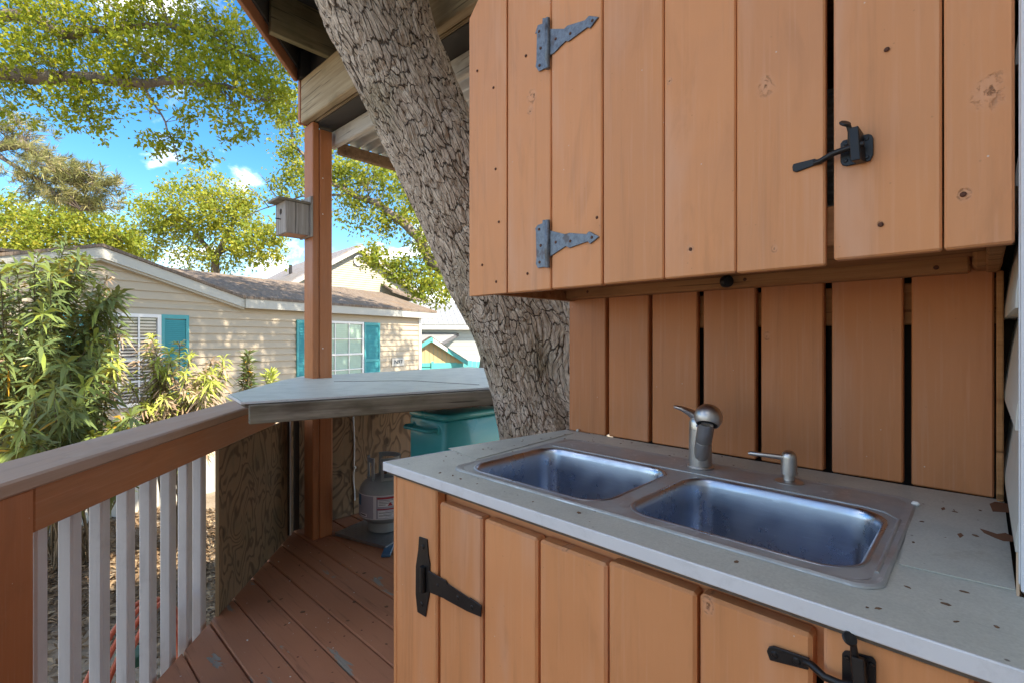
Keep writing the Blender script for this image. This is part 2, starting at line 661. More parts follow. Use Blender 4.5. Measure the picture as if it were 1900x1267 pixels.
def laminate(name, col, speck, stain, stainc=(0.20, 0.16, 0.10)):
    m, N = new_mat(name)
    v = obj_coords(N, (1, 1, 1), False)
    fine = N.noise(v, 260, 3, 0.6)
    blot = N.noise(v, 9, 5, 0.6)
    st = N.noise(v, 5.5, 7, 0.75, 0.6)
    scr = N.noise(N.vmath('MULTIPLY', v, (14, 160, 30)), 1.0, 3, 0.6)
    c = N.mix(fine, mulc(col, 1 - speck), mulc(col, 1 + speck))
    c = N.mix(N.smooth(blot, 0.4, 0.75, 0, 0.35), c, mulc(col, 0.72))
    c = N.mix(N.smooth(st, 0.56, 0.74, 0, stain), c, stainc)
    c = N.mix(N.smooth(scr, 0.63, 0.72, 0, 0.35), c, mulc(col, 0.6))
    dots = N.vor(N.vmath('MULTIPLY', v, (24, 24, 24)), 1.0)
    c = N.mix(N.smooth(dots, 0.03, 0.07, 0.8, 0), c, (0.06, 0.045, 0.03))
    finish(N, c, N.smooth(blot, 0.3, 0.8, 0.42, 0.62), 0, N.bump(fine, 0.25, 0.0012), 0.45)
    return m


m_counter = laminate('pale_speckled_laminate', (0.50, 0.50, 0.44), 0.25, 0.5)
m_bartop = laminate('grey_green_laminate', (0.54, 0.57, 0.51), 0.12, 0.35, (0.22, 0.2, 0.12))


def plywood():
    m, N = new_mat('weathered_plywood_swirls')
    v = obj_coords(N, (1, 1, 1))
    big = N.noise(N.vmath('MULTIPLY', v, (5.6, 5.6, 3.0)), 1.0, 2, 0.45, 0.7)
    rings = N.math('SINE', N.math('ADD', N.math('MULTIPLY', big, 70.0), N.math('MULTIPLY', N.noise(v, 14, 3), 1.0)))
    fine = N.noise(N.vmath('MULTIPLY', v, (60, 60, 7)), 1.0, 4, 0.6)
    c = N.mix(N.smooth(rings, 0.1, 1.0, 0, 0.8), (0.28, 0.175, 0.10), (0.09, 0.052, 0.029))
    c = N.mix(N.smooth(fine, 0.4, 0.75, 0, 0.5), c, (0.20, 0.15, 0.10))
    kn = N.vor(N.vmath('MULTIPLY', v, (5, 5, 3.4)), 1.0)
    c = N.mix(N.smooth(kn, 0.06, 0.15, 0.8, 0), c, (0.035, 0.02, 0.012))
    st = N.noise(v, 2.6, 4)
    c = N.mix(N.smooth(st, 0.5, 0.75, 0, 0.6), c, (0.10, 0.095, 0.055))
    finish(N, c, 0.8, 0, N.bump(N.math('ADD', rings, fine), 0.25, 0.002), 0.25)
    return m


m_ply = plywood()


def deck_paint():
    m, N = new_mat('worn_brown_deck_paint')
    v = obj_coords(N, (1, 1, 1))
    g = N.noise(N.vmath('MULTIPLY', v, (3, 60, 60)), 1.0, 5, 0.65)
    bl = N.noise(v, 4.5, 5, 0.6)
    wear = N.noise(N.vmath('MULTIPLY', v, (3.2, 9, 9)), 1.0, 5, 0.62, 0.5)
    c = N.mix(bl, (0.33, 0.130, 0.065), (0.50, 0.225, 0.125))
    c = N.mix(N.smooth(g, 0.55, 0.75, 0, 0.5), c, (0.085, 0.035, 0.022))
    wn = N.smooth(wear, 0.64, 0.66)
    grey = N.mix(g, (0.16, 0.14, 0.115), (0.38, 0.36, 0.31))
    c = N.mix(wn, c, grey)
    dust = N.vor(N.vmath('MULTIPLY', v, (26, 26, 26)), 1.0)
    c = N.mix(N.smooth(dust, 0.035, 0.06, 0.6, 0), c, (0.5, 0.47, 0.42))
    h = N.math('SUBTRACT', g, N.math('MULTIPLY', wn, 1.2))
    finish(N, c, N.smooth(bl, 0.2, 0.8, 0.42, 0.7), 0, N.bump(h, 0.35, 0.003), 0.4)
    return m


m_deck = deck_paint()


def bark():
    """flat-topped plates split by narrow fissures, from the trunk's own around/along coordinates"""
    m, N = new_mat('oak_bark')
    v = N.n('ShaderNodeTexCoord', out=3)
    at_ = lambda nm: N.n('ShaderNodeAttribute', out=2, props={'attribute_type': 'GEOMETRY', 'attribute_name': nm})
    a = at_('plate')
    uv = N.n('ShaderNodeCombineXYZ', X=at_('bark_u'), Y=at_('bark_v'), Z=0.0)
    wob = N.n('ShaderNodeTexNoise', out=1, Vector=uv, Scale=1.3, Detail=3.0, Roughness=0.6)
    uvw = N.vmath('ADD', uv, N.vmath('MULTIPLY', N.vmath('SUBTRACT', wob, (0.5, 0.5, 0.5)), (0.55, 0.9, 0.0)))
    e = N.n('ShaderNodeTexVoronoi', props={'feature': 'DISTANCE_TO_EDGE', 'voronoi_dimensions': '2D'}, Vector=uvw, Scale=1.0, Randomness=0.9)
    cellc = N.n('ShaderNodeTexVoronoi', out=1, props={'feature': 'F1', 'voronoi_dimensions': '2D'}, Vector=uvw, Scale=1.0, Randomness=0.9)
    cid = N.n('ShaderNodeSeparateXYZ', Vector=cellc)
    wv_ = N.noise(uv, 0.35, 2)
    wide = N.smooth(wv_, 0.35, 0.65, 0.028, 0.10)
    fis = N.math('SUBTRACT', 1.0, N.smooth(N.math('DIVIDE', e, wide), 0.25, 1.0))
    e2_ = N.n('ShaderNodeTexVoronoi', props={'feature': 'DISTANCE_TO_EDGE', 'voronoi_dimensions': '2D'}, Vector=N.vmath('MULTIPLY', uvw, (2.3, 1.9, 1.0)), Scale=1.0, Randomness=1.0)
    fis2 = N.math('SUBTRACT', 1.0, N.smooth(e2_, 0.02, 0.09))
    n1 = N.noise(N.vmath('MULTIPLY', v, (34, 34, 16)), 1.0, 6, 0.7)
    n2 = N.noise(v, 3.2, 4, 0.6)
    n3 = N.noise(N.vmath('MULTIPLY', v, (150, 150, 50)), 1.0, 3, 0.7)
    c = N.mix(N.smooth(n1, 0.3, 0.7), (0.50, 0.40, 0.325), (0.88, 0.77, 0.66))
    c = N.mix(N.smooth(cid, 0.0, 1.0, 0.28, 0.0), c, (0.38, 0.285, 0.215))
    c = N.mix(N.smooth(n2, 0.52, 0.70, 0, 0.40), c, (0.23, 0.21, 0.11))
    pk = N.noise(v, 9.0, 3)
    c = N.mix(N.smooth(pk, 0.62, 0.74, 0, 0.4), c, (0.36, 0.19, 0.12))
    c = N.mix(N.math('MULTIPLY', fis2, 0.28), c, (0.16, 0.11, 0.075))  # dark inner bark plus painted crack shade, for both fissure sizes
    c = N.mix(N.math('MULTIPLY', fis, 0.85), c, (0.055, 0.033, 0.020))
    h = N.math('ADD', N.math('MULTIPLY', cid, 0.5), N.math('ADD', N.math('MULTIPLY', n1, 0.35), N.math('MULTIPLY', n3, 0.25)))
    h = N.math('SUBTRACT', h, N.math('ADD', N.math('MULTIPLY', fis, 1.6), N.math('MULTIPLY', fis2, 0.4)))
    finish(N, c, 0.9, 0, N.bump(h, 0.9, 0.008), 0.15)
    return m


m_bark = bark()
m_bark_far = bare_wood('grey_branch_bark', (0.11, 0.085, 0.07), (0.25, 0.21, 0.18), 2)


def leaf_mat(name, stops, trans=0.45, rough=0.5):
    m, N = new_mat(name)
    a = N.n('ShaderNodeAttribute', out=2, props={'attribute_type': 'GEOMETRY', 'attribute_name': 'tint'})
    c = N.ramp(a, *stops)

    def extra(bs):
        tr = N.t.nodes.new('ShaderNodeBsdfTranslucent')
        tc = N.mix(0.5, c, mulc(stops[-1][1], 1.2), 'MIX')
        N.t.links.new(tc, tr.inputs[0])
        mx = N.t.nodes.new('ShaderNodeMixShader')
        mx.inputs[0].default_value = trans
        N.t.links.new(bs, mx.inputs[1])
        N.t.links.new(tr.outputs[0], mx.inputs[2])
        return mx.outputs[0]

    finish(N, c, rough, 0, None, 0.3, extra)
    return m


m_leaf_oak = leaf_mat('yellow_green_leaves', ((0.0, (0.08, 0.15, 0.014)), (0.5, (0.24, 0.30, 0.024)), (1.0, (0.46, 0.44, 0.04))), 0.5)
m_leaf_far = leaf_mat('sunny_far_leaves', ((0.0, (0.09, 0.16, 0.02)), (0.5, (0.24, 0.31, 0.04)), (1.0, (0.47, 0.44, 0.06))), 0.5)
m_pine = leaf_mat('olive_pine_needles', ((0.0, (0.15, 0.17, 0.05)), (0.5, (0.28, 0.28, 0.10)), (1.0, (0.42, 0.36, 0.18))), 0.25)
m_oleander = leaf_mat('oleander_leaves', ((0.0, (0.045, 0.085, 0.03)), (0.55, (0.12, 0.18, 0.065)), (0.85, (0.20, 0.27, 0.08)), (0.93, (0.24, 0.32, 0.06)), (1.0, (0.62, 0.36, 0.05))), 0.25, 0.38)
m_oleander_dry = leaf_mat('half_dry_oleander_leaves', ((0.0, (0.07, 0.10, 0.025)), (0.3, (0.17, 0.21, 0.06)), (0.42, (0.30, 0.20, 0.13)), (0.8, (0.52, 0.38, 0.29)), (0.9, (0.42, 0.46, 0.10)), (1.0, (0.40, 0.48, 0.08))), 0.25, 0.5)
m_stem = plain('oleander_stem', (0.17, 0.13, 0.085), 0.8, var=0.3, nscale=20)


def ground_mat():
    m, N = new_mat('sandy_ground')
    v = N.n('ShaderNodeTexCoord', out=3)
    n1 = N.noise(v, 1.3, 6, 0.62)
    n2 = N.noise(v, 22, 5, 0.7)
    n3 = N.vor(v, 38, out=0)
    c = N.mix(n2, (0.21, 0.165, 0.12), (0.38, 0.32, 0.25))
    c = N.mix(N.smooth(n1, 0.5, 0.68, 0, 0.6), c, (0.18, 0.13, 0.085))
    c = N.mix(N.smooth(n3, 0.05, 0.2, 0.4, 0), c, (0.12, 0.085, 0.05))
    finish(N, c, 0.9, 0, N.bump(n2, 0.5, 0.03), 0.2)
    return m


m_ground = ground_mat()

# ================================================================== ground
GZ = -1.6
gv, gf = [], []
xs = [-400, -120, -40, -16, -10, -7, -5, -3, 0, 10, 60, 300]
ys = [-300, -60, -12, -4, -1, 0, 1, 2, 4, 8, 20, 60, 400]
for i, x in enumerate(xs):
    for j, y in enumerate(ys):
        gv.append((x, y, GZ + (0.03 * math.sin(x * 1.3 + y) if -12 < x < 0 and -5 < y < 9 else 0)))
for i in range(len(xs) - 1):
    for j in range(len(ys) - 1):
        k = i * len(ys) + j
        gf.append([k, k + len(ys), k + len(ys) + 1, k + 1])
tag(obj('ground', gv, gf, m_ground, None, origin=(0, 0, GZ)), 'sandy ground below the raised deck', None, None, 'structure')

# ================================================================== deck
TX, TY = -0.761, 0.649                 # direction of the slanting railing
NX, NY = 0.649, 0.761                  # its inward normal
RANG = math.atan2(TY, TX)


def rail_pt(s, n, z):
    return Vector((TX * s + NX * n, TY * s + NY * n, z))


deck = thing('deck', 'brown painted plank deck floor', 'deck', (-1.5, 0.6, 0))
deck['kind'] = 'structure'
DW, DGAP = 0.1307, 0.006
yb = 0.61 - DW * 22
while yb < 2.9:
    y0, y1 = yb, yb + DW - DGAP
    def xl(y):
        return max((-1.092 - NY * y) / NX, -3.17)
    a0, a1 = xl(y0), xl(y1)
    vs2, fs2 = [], []
    # chamfered plank with its left end cut along the railing
    b = 0.004
    jz = rnd.uniform(-0.0015, 0.0015)
    sec = [(y0, -0.028), (y0, -b), (y0 + b, 0), (y1 - b, 0), (y1, -b), (y1, -0.028)]
    for (yy, zz) in sec:
        vs2.append((xl(yy), yy, zz + jz))
    for (yy, zz) in sec:
        vs2.append((1.13 if yy < 0.85 else 0.05, yy, zz + jz))
    k = len(sec)
    for i in range(k):
        j = (i + 1) % k
        fs2.append([i, j, k + j, k + i])
    fs2 += [list(range(k))[::-1], [k + i for i in range(k)]]
    fs2 = [f[::-1] for f in fs2]
    obj('plank', vs2, fs2, m_deck, deck)
    yb += DW
bar('rim_joist', rail_pt(0.4, -1.075, -0.12), rail_pt(3.05, -1.075, -0.12), 0.036, 0.18, m_apron, deck)
box('rim_joist', -3.15, -3.115, 1.25, 2.9, -0.21, -0.032, m_apron, deck)
for x in (-2.9, -1.9, -0.9, 0.1):
    box('joist', x, x + 0.04, 1.0 if x < -2.6 else (0.35 if x < -1.5 else -0.4), 2.80, -0.17, -0.032, m_rafter, deck)
for (x, y) in ((-2.95, 1.35), (-1.6, 0.05), (-2.95, 2.7), (0.6, 0.2)):
    box('footing_post', x - 0.06, x + 0.06, y - 0.06, y + 0.06, GZ - 0.05, -0.175, m_rafter, deck)

nv, nf = [], []
yb = 0.61 - DW * 9
while yb < 2.9:
    for x in (-2.88, -1.88, -0.88):
        for oy in (0.03, 0.095):
            cx_, cy_ = x + rnd.uniform(-.012, .012), yb + oy + rnd.uniform(-.006, .006)
            if NX * cx_ + NY * cy_ > -1.07:
                k = len(nv)
                nv += [(cx_ + 0.0045 * math.cos(a * 1.0472), cy_ + 0.0045 * math.sin(a * 1.0472), 0.0022) for a in range(6)]
                nf.append([k + a for a in range(6)])
    yb += DW
tag(obj('nail_heads', nv, nf, m_rust, deck), None, None, None, 'stuff')

# ================================================================== our house corner (white clapboards at the right)
hw = thing('house_corner', 'off-white clapboard house corner with white trim at the right edge', 'house', (0.3, 1.1, GZ))
prism('wall_core', [(0.055, 0.90, GZ), (3.5, 0.90, GZ), (3.5, 2.9, GZ), (0.055, 2.9, GZ)], (0, 0, 6.05), m_lap_white, hw)
prism('sun_block_wing', [(1.15, -6.0, GZ), (4.5, -6.0, GZ), (4.5, 0.86, GZ), (1.15, 0.86, GZ)], (0, 0, 6.05), m_lap_white, hw)  # unseen wing, added and sized to keep the sun off the deck
prism('house_roof', [(0.95, -6.2, 4.45), (4.7, -6.2, 4.45), (4.7, 3.1, 4.45), (0.0, 3.1, 4.45), (0.0, 0.7, 4.45), (0.95, 0.7, 4.45)], (0, 0, 0.2), m_dark_ply, hw)
z = 0.945 - 0.157 * 2
while z < 2.95:
    # bulging vinyl clapboard on the face towards the sink
    prof = [(0.030, 0.0), (0.0305, 0.02), (0.040, 0.10), (0.050, 0.165), (0.054, 0.165), (0.054, 0.0)]
    lo = 0 if z > 0.93 else 0
    vs2 = [(x, 0.905, z + h) for x, h in prof] + [(x, 2.88, z + h) for x, h in prof]
    k = len(prof)
    fs2 = [[i, (i + 1) % k, k + (i + 1) % k, k + i] for i in range(k)] + [list(range(k))[::-1], [k + i for i in range(k)]]
    if z > 0.90:
        obj('clapboard', vs2, fs2, m_lap_white, hw)
    prof2 = [(0.868, 0.0), (0.8685, 0.02), (0.878, 0.10), (0.888, 0.165), (0.896, 0.165), (0.896, 0.0)]
    vs2 = [(0.125, y, z + h) for y, h in prof2] + [(3.4, y, z + h) for y, h in prof2]
    obj('clapboard', vs2, [f[::-1] for f in fs2], m_lap_white, hw)
    z += 0.157
box('corner_trim', 0.0335, 0.12, 0.858, 0.885, 0.908, 3.0, m_vinyl, hw, 0.004)
box('corner_trim', 0.0325, 0.054, 0.8855, 0.900, 0.908, 3.0, m_vinyl, hw, 0.003)

# ================================================================== upper cabinet
YU = 0.885
uc = thing('upper_cabinet', 'tan painted plank wall cabinet hung above the sink', 'cabinet', (-0.5, 1.1, 1.33))
UZT = 2.24
up_px = [(871, 940, 549), (942, 1022, 542), (1024, 1117, 534), (1119.5, 1231, 525), (1233, 1365, 516), (1368, 1531, 505), (1547, 1747, 482), (1751, 1883, 463)]
up_kn = {1: ((988, 180, 0.016), (984, 204, 0.010)), 3: ((1238, 152, 0.008), None), 4: ((1281, 463, 0.007), (1243, 152, 0.006)),
         5: ((1423, 160, 0.014), (1438, 462, 0.006)), 6: ((1634, 417, 0.004), None), 7: ((1832, 172, 0.018), (1789, 361, 0.007))}
door_cleat = None


def set_knots(o, ks, Y):
    for key, k in zip(('knot', 'knot_b'), ks):
        if k:
            p = on_y(k[0], k[1], Y)
            w = WLOC[o.name]
            o[key] = (p.x - w.x, p.z - w.z, k[2])
        else:
            o[key] = (9.0, 9.0, 0.0001)


ud = box('door', -0.722, -0.19, YU + 0.0235, YU + 0.042, 1.46, 1.55, m_inside, uc, 0.002)
tag(ud, 'plank door with two worn metal hinges')
for i, (a, b_, yb_) in enumerate(up_px):
    xa, xb = on_y(a, 500, YU).x, on_y(b_, 500, YU).x
    xm = (a + b_) / 2
    zb = on_y(xm, {0: 547, 1: 541, 2: 533, 3: 523, 4: 512, 5: 500, 6: 474, 7: 457}[i], YU).z
    par = ud if 2 <= i <= 5 else uc
    y0 = YU - (0.002 if 2 <= i <= 5 else 0) + rnd.uniform(-0.001, 0.001)
    if i == 0:
        o = prism('plank', [(xa, y0, zb), (xb, y0, zb), (xb, y0, UZT), (xa + 0.142, y0, UZT), (xa, y0, 2.098)], (0, 0.022, 0), m_tan, par, 0.0022)
    else:
        o = box('plank', xa, xb, y0, y0 + 0.022, zb, UZT, m_tan, par, 0.0028, jig=0.0006)
    set_knots(o, up_kn.get(i, (None, None)), YU)
# carcass
prism('side_panel', [(-1.0165, YU + 0.0235, 1.345), (-1.0165, 1.352, 1.345), (-1.0165, 1.352, 2.19), (-1.0165, 1.05, 2.19), (-1.0165, YU + 0.0235, 2.09)], (0.02, 0, 0), m_inside, uc)
box('side_panel', 0.004, 0.024, YU + 0.0235, 1.352, 1.349, 2.2, m_inside, uc)
box('bottom_panel', -0.9955, 0.003, YU + 0.0435, 1.30, 1.378, 1.392, m_inside, uc, 0.001)
box('shelf', -0.9955, 0.003, YU + 0.06, 1.352, 1.80, 1.818, m_inside, uc, 0.001)
box('top_panel', -0.87, 0.024, YU + 0.024, 1.352, 2.205, 2.22, m_inside, uc, 0.001)
box('bottom_rail', -0.9955, 0.003, YU + 0.0235, YU + 0.0430, 1.366, 1.43, m_inside, uc, 0.002)
box('ledger', -1.022, -0.018, 1.292, 1.3385, 1.349, 1.392, m_inside, uc, 0.004)
box('ledger_block', -0.014, 0.026, 1.23, 1.3385, 1.352, 1.40, m_inside, uc, 0.006)
for (px, py) in ((1090, 542), (1382, 519), (1737, 497)):
    p = on_y(px, py, 1.291)
    lathe('screw', [(0.0001, 0.0022), (0.003, 0.002), (0.0045, 0.0)], p, m_rust, uc, (0, -1, 0), 10)
# round black puck under the cabinet
pk = on_y(1349, 526, 1.26)
tg = lathe('magnetic_catch', [(0.0001, 0.010), (0.013, 0.0085), (0.0155, 0.004), (0.0155, -0.008), (0.012, -0.011), (0.0001, -0.012)], pk + Vector((0, 0, 0.004)), m_black, uc, (0.75, -0.62, -0.1), 24)
tube('stalk', [pk + Vector((0, 0.006, 0.004)), pk + Vector((0.001, 0.02, 0.06))], 0.005, m_black, uc, 8)

# screws and nail heads on the planks
scr = None
for (px, py, par) in ((885, 132, uc), (915, 163, uc), (925, 412, uc), (894, 492, uc), (920, 523, uc), (978, 508, uc), (919, 314, uc), (975, 104, uc),
                      (1107, 404, ud), (1634, 417, uc), (1787, 361, uc), (1281, 463, ud), (1645, 92, uc)):
    p = on_y(px, py, YU - 0.0025)
    if scr is None:
        scr = lathe('screw', [(0.0001, 0.0012), (0.0024, 0.001), (0.0036, -0.0006)], p, m_rust, par, (0, -1, 0), 10)
    else:
        like(scr, 'screw', par, p)


def px_outline(pts, Y):
    return [on_y(x, y, Y) for x, y in pts]


def screw_head(px, py, Y, parent, r=0.0042, mat=None):
    p = on_y(px, py, Y)
    return lathe('screw', [(0.0001, 0.0018), (r * 0.7, 0.0016), (r, 0.0)], p, mat or m_rust, parent, (0, -1, 0), 12)


HZ = YU - 0.0025
for hi, (butt, strap, bpx, bz, screws) in enumerate((
        ([(998, 62), (994, 64), (999, 48), (1008, 46), (1008, 35), (1013, 35), (1013, 128), (1001, 134), (995, 125), (997, 114)],
         [(1021, 55), (1048, 56), (1054, 49), (1087, 40), (1094, 31), (1111.5, 33), (1096, 54), (1091, 51.5), (1056, 78.5), (1050.7, 77), (1028.6, 100.6), (1021.4, 104)],
         1016, (35, 128), ((1000, 59), (1003, 90), (1001, 122), (1031, 73), (1058, 63), (1099, 39))),
        ([(996, 430), (994, 425), (999, 418), (1008, 416), (1008, 409), (1013, 409), (1013, 496), (999, 498), (995, 490), (997, 480)],
         [(1021, 428), (1049, 436), (1058, 433), (1089.5, 436), (1094, 430), (1113, 440), (1096, 453.6), (1092, 448), (1058, 461), (1051, 457), (1022, 477)],
         1016, (409, 497), ((1000, 426), (1003, 456), (1001, 487), (1031, 450), (1058, 448), (1098, 441))))):
    h = prism('hinge', px_outline(butt, HZ), (0, -0.0028, 0), m_hinge, uc, 0.0006)
    prism('strap', px_outline(strap, HZ), (0, -0.0032, 0), m_hinge, h, 0.0007)
    t0, t1 = on_y(bpx, bz[0], HZ - 0.004), on_y(bpx, bz[1], HZ - 0.004)
    q = [t0.lerp(t1, f) for f in (0, 0.2, 0.2, 0.8, 0.8, 1)]
    tube('pin_barrel', [t0.lerp(t1, f) for f in (0, 0.195, 0.205, 0.795, 0.805, 1)], [0.0058, 0.0058, 0.0068, 0.0068, 0.0058, 0.0058], m_hinge, h, 14)
    for (sx_, sy_) in screws:
        screw_head(sx_, sy_, HZ - 0.0030, h, 0.0036)


def gate_latch(parent, Y, plate, arm, rod, keeper, lever, screws, name_lbl):
    lt = prism('latch', px_outline(plate, Y), (0, -0.003, 0), m_black, parent, 0.0008)
    tag(lt, name_lbl)
    st = prism('strike_strap', px_outline(arm, Y), (0, -0.004, 0), m_black, lt, 0.0008)
    pts = [on_y(x, y, Y - dy) for x, y, dy in rod]
    tube('strike_rod', pts, 0.0045, m_black, lt, 10)
    kp = [on_y(x, y, Y - dy) for x, y, dy in keeper]
    # U-shaped keeper: two cheeks and a bridge
    c = sum(kp, Vector()) / len(kp)
    prism('keeper', [kp[0], kp[1], kp[2], kp[3]], (0.012, 0, 0), m_black, lt, 0.001)
    tube('thumb_lever', [on_y(x, y, Y - dy) for x, y, dy in lever], [0.0045, 0.005, 0.0035, 0.003], m_black, lt, 10)
    p = on_y(*lever[-1][:2], Y - lever[-1][2])
    lathe('thumb_tab', [(0.0001, 0.002), (0.007, 0.0018), (0.008, 0), (0.007, -0.0018), (0.0001, -0.002)], p + Vector((-0.003, -0.002, 0.001)), m_black, lt, (0.5, -0.5, 0.7), 16)
    for (x, y) in screws:
        screw_head(x, y, Y - 0.003, lt, 0.0032, m_black)
    return lt


gate_latch(uc, HZ, [(1560, 268), (1565, 262), (1611, 250), (1618, 252), (1621, 258), (1621, 288), (1615, 300), (1570, 310), (1563, 308), (1560, 302)],
           [(1471, 311), (1473, 306), (1513, 296), (1517, 298), (1516, 307), (1478, 321), (1472, 319)],
           [(1512, 303, 0.002), (1522, 300, 0.006), (1545, 286, 0.014), (1570, 277, 0.016), (1603, 267, 0.017)],
           [(1584, 252, 0.002), (1574, 238, 0.022), (1578, 300, 0.024), (1590, 306, 0.002)],
           [(1583, 290, 0.010), (1580, 262, 0.016), (1578, 244, 0.018), (1573, 231, 0.022)],
           ((1570, 267), (1608, 258), (1569, 299), (1608, 292)), 'black gate latch across the door gap')
# ribbed canister standing inside, seen through the gap
can = []
for i in range(46):
    can.append((0.052 + (0.004 if i % 2 else 0), i * 0.0065))
lathe('ribbed_canister', [(0.0001, 0)] + can + [(0.0001, 46 * 0.0065)], (-0.215, 1.12, 1.392), plain('grey_ribbed_plastic', (0.33, 0.31, 0.27), 0.5), None, n=32, smooth=30)
tag(bpy.context.scene.objects['ribbed_canister'], 'grey ribbed canister inside the upper cabinet, glimpsed through the door gap', 'canister')

# ================================================================== plank wall behind the sink
bw = thing('plank_wall', 'tan plank splash wall behind the sink with dark gaps', 'wall', (-0.5, 1.35, 0))
bk_px = [(1056, 1124), (1129, 1203), (1210, 1293), (1305, 1402), (1412, 1528), (1543, 1676), (1692, 1845)]
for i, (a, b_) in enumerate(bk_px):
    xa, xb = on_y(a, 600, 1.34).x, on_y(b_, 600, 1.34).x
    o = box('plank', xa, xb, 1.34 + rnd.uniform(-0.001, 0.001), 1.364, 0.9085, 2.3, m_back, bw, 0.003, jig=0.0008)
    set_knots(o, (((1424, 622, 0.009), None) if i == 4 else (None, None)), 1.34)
box('corner_batten', 0.0185, 0.0285, 1.318, 1.338, 0.909, 1.349, m_inside, bw, 0.002)
for z in (0.55, 1.25, 2.05):
    box('batten', -1.02, 0.028, 1.366, 1.404, z, z + 0.09, m_inside, bw, 0.003)
# dark pantry panel closing the wall from behind
box('back_board', -0.93, 0.05, 1.47, 1.482, 0.1, 2.3, m_dark_ply, bw, 0.001)

# ================================================================== sink cabinet
YL = 0.68
CZ = 0.907
lc = thing('sink_cabinet', 'tan plank base cabinet with a laminate counter under the sink', 'cabinet', (-0.5, 1.0, 0))
box('header', -1.05, 0.40, YL + 0.030, YL + 0.062, 0.80, 0.8770, m_tan_x, lc, 0.002)
x0 = on_y(732, 900, YL).x
x1 = on_y(810, 900, YL).x
o = box('plank', x0 + 0.008, x1, YL, YL + 0.028, 0.03, 0.8770, m_tan, lc, 0.004)
set_knots(o, ((783, 893, 0.006), None), YL)
box('side_panel', -1.0785, -1.0625, YL + 0.002, 1.335, 0.03, 0.8770, m_tan, lc, 0.003)
ld = box('door', -0.87, -0.16, YL + 0.0295, YL + 0.048, 0.62, 0.70, m_inside, lc, 0.002)
tag(ld, 'low plank door with one black strap hinge')
low_px = [(815, 892, 926), (897, 996, 945), (1000, 1125, 993), (1128, 1290, 1032), (1296, 1507, 1091)]
low_kn = {2: ((1046, 1012, 0.010), None), 4: ((1312, 1122, 0.010), None), 0: (None, None)}
ld_top = (0.8575, 0.858, 0.8585, 0.866, 0.868)
tops = (0.850, 0.8505, 0.851, 0.858, 0.859)
for i, (a, b_, yt) in enumerate(low_px):
    xa, xb = on_y(a, 900, YL).x, on_y(b_, 900, YL).x
    zt = min(tops[i], 0.872)
    yy = YL + rnd.uniform(-0.001, 0.001)
    o = box('plank', xa, xb, yy, yy + 0.028, 0.06, zt, m_tan, ld, 0.0045, jig=0.0008)
    set_knots(o, low_kn.get(i, (None, None)), YL)
xa = on_y(1527, 900, YL).x
o = box('plank', xa, on_y(1807, 900, YL).x, YL + 0.001, YL + 0.029, 0.03, 0.8770, m_tan, lc, 0.004)
o = box('plank', on_y(1830, 900, YL).x, 0.14, YL + 0.001, YL + 0.029, 0.03, 0.8770, m_tan, lc, 0.004)
o = box('plank', 0.146, 0.29, YL + 0.001, YL + 0.029, 0.03, 0.8770, m_tan, lc, 0.004)
box('floor_panel', -1.06, 0.05, YL + 0.063, 1.33, 0.05, 0.07, m_inside, lc)

h1 = prism('hinge', px_outline([(779, 994), (794, 999), (796, 1026), (799, 1045), (798, 1100), (791, 1143), (776, 1134), (773, 1100), (773, 1049), (778, 1020)], YL - 0.0005), (0, -0.003, 0), m_black, lc, 0.0008)
prism('strap', px_outline([(796, 1057), (829, 1076), (831, 1082), (871, 1109), (873, 1107), (895, 1122), (894, 1143), (869, 1132), (829, 1111), (825, 1107), (798, 1097)], YL - 0.0015), (0, -0.0035, 0), m_black, h1, 0.0008)
tube('pin_barrel', [on_y(785, 1050, YL - 0.006), on_y(785, 1097, YL - 0.006)], 0.0075, m_black, h1, 14)
for (x, y) in ((784, 1014), (782, 1120), (812, 1086), (849, 1108), (876, 1126)):
    screw_head(x, y, YL - 0.0045, h1, 0.0055, m_black)
gate_latch(lc, YL - 0.001, [(1563, 1210), (1568, 1205), (1576, 1206), (1620, 1217), (1626, 1226), (1626, 1290), (1563, 1285)],
           [(1424, 1205), (1427, 1198), (1436, 1196), (1503, 1219), (1501, 1240), (1430, 1222)],
           [(1495, 1228, 0.002), (1505, 1232, 0.006), (1530, 1255, 0.013), (1560, 1268, 0.016), (1605, 1275, 0.016)],
           [(1585, 1212, 0.002), (1578, 1216, 0.022), (1582, 1270, 0.024), (1590, 1268, 0.002)],
           [(1590, 1262, 0.012), (1588, 1235, 0.014), (1584, 1200, 0.016), (1583, 1186, 0.018)],
           ((1572, 1220), (1617, 1232)), 'black gate latch low on the cabinet front')
screw_head(1437, 1214, YL - 0.005, lc, 0.0045, m_black)
screw_head(1478, 1226, YL - 0.005, lc, 0.0045, m_black)

# counter: chipboard slab with a laminate sheet, opening for the sink
SX0, SX1, SY0, SY1 = -0.915, -0.100, 0.752, 1.208      # opening
OX0, OX1, OY0, OY1 = -1.093, 0.60, 0.668, 1.338


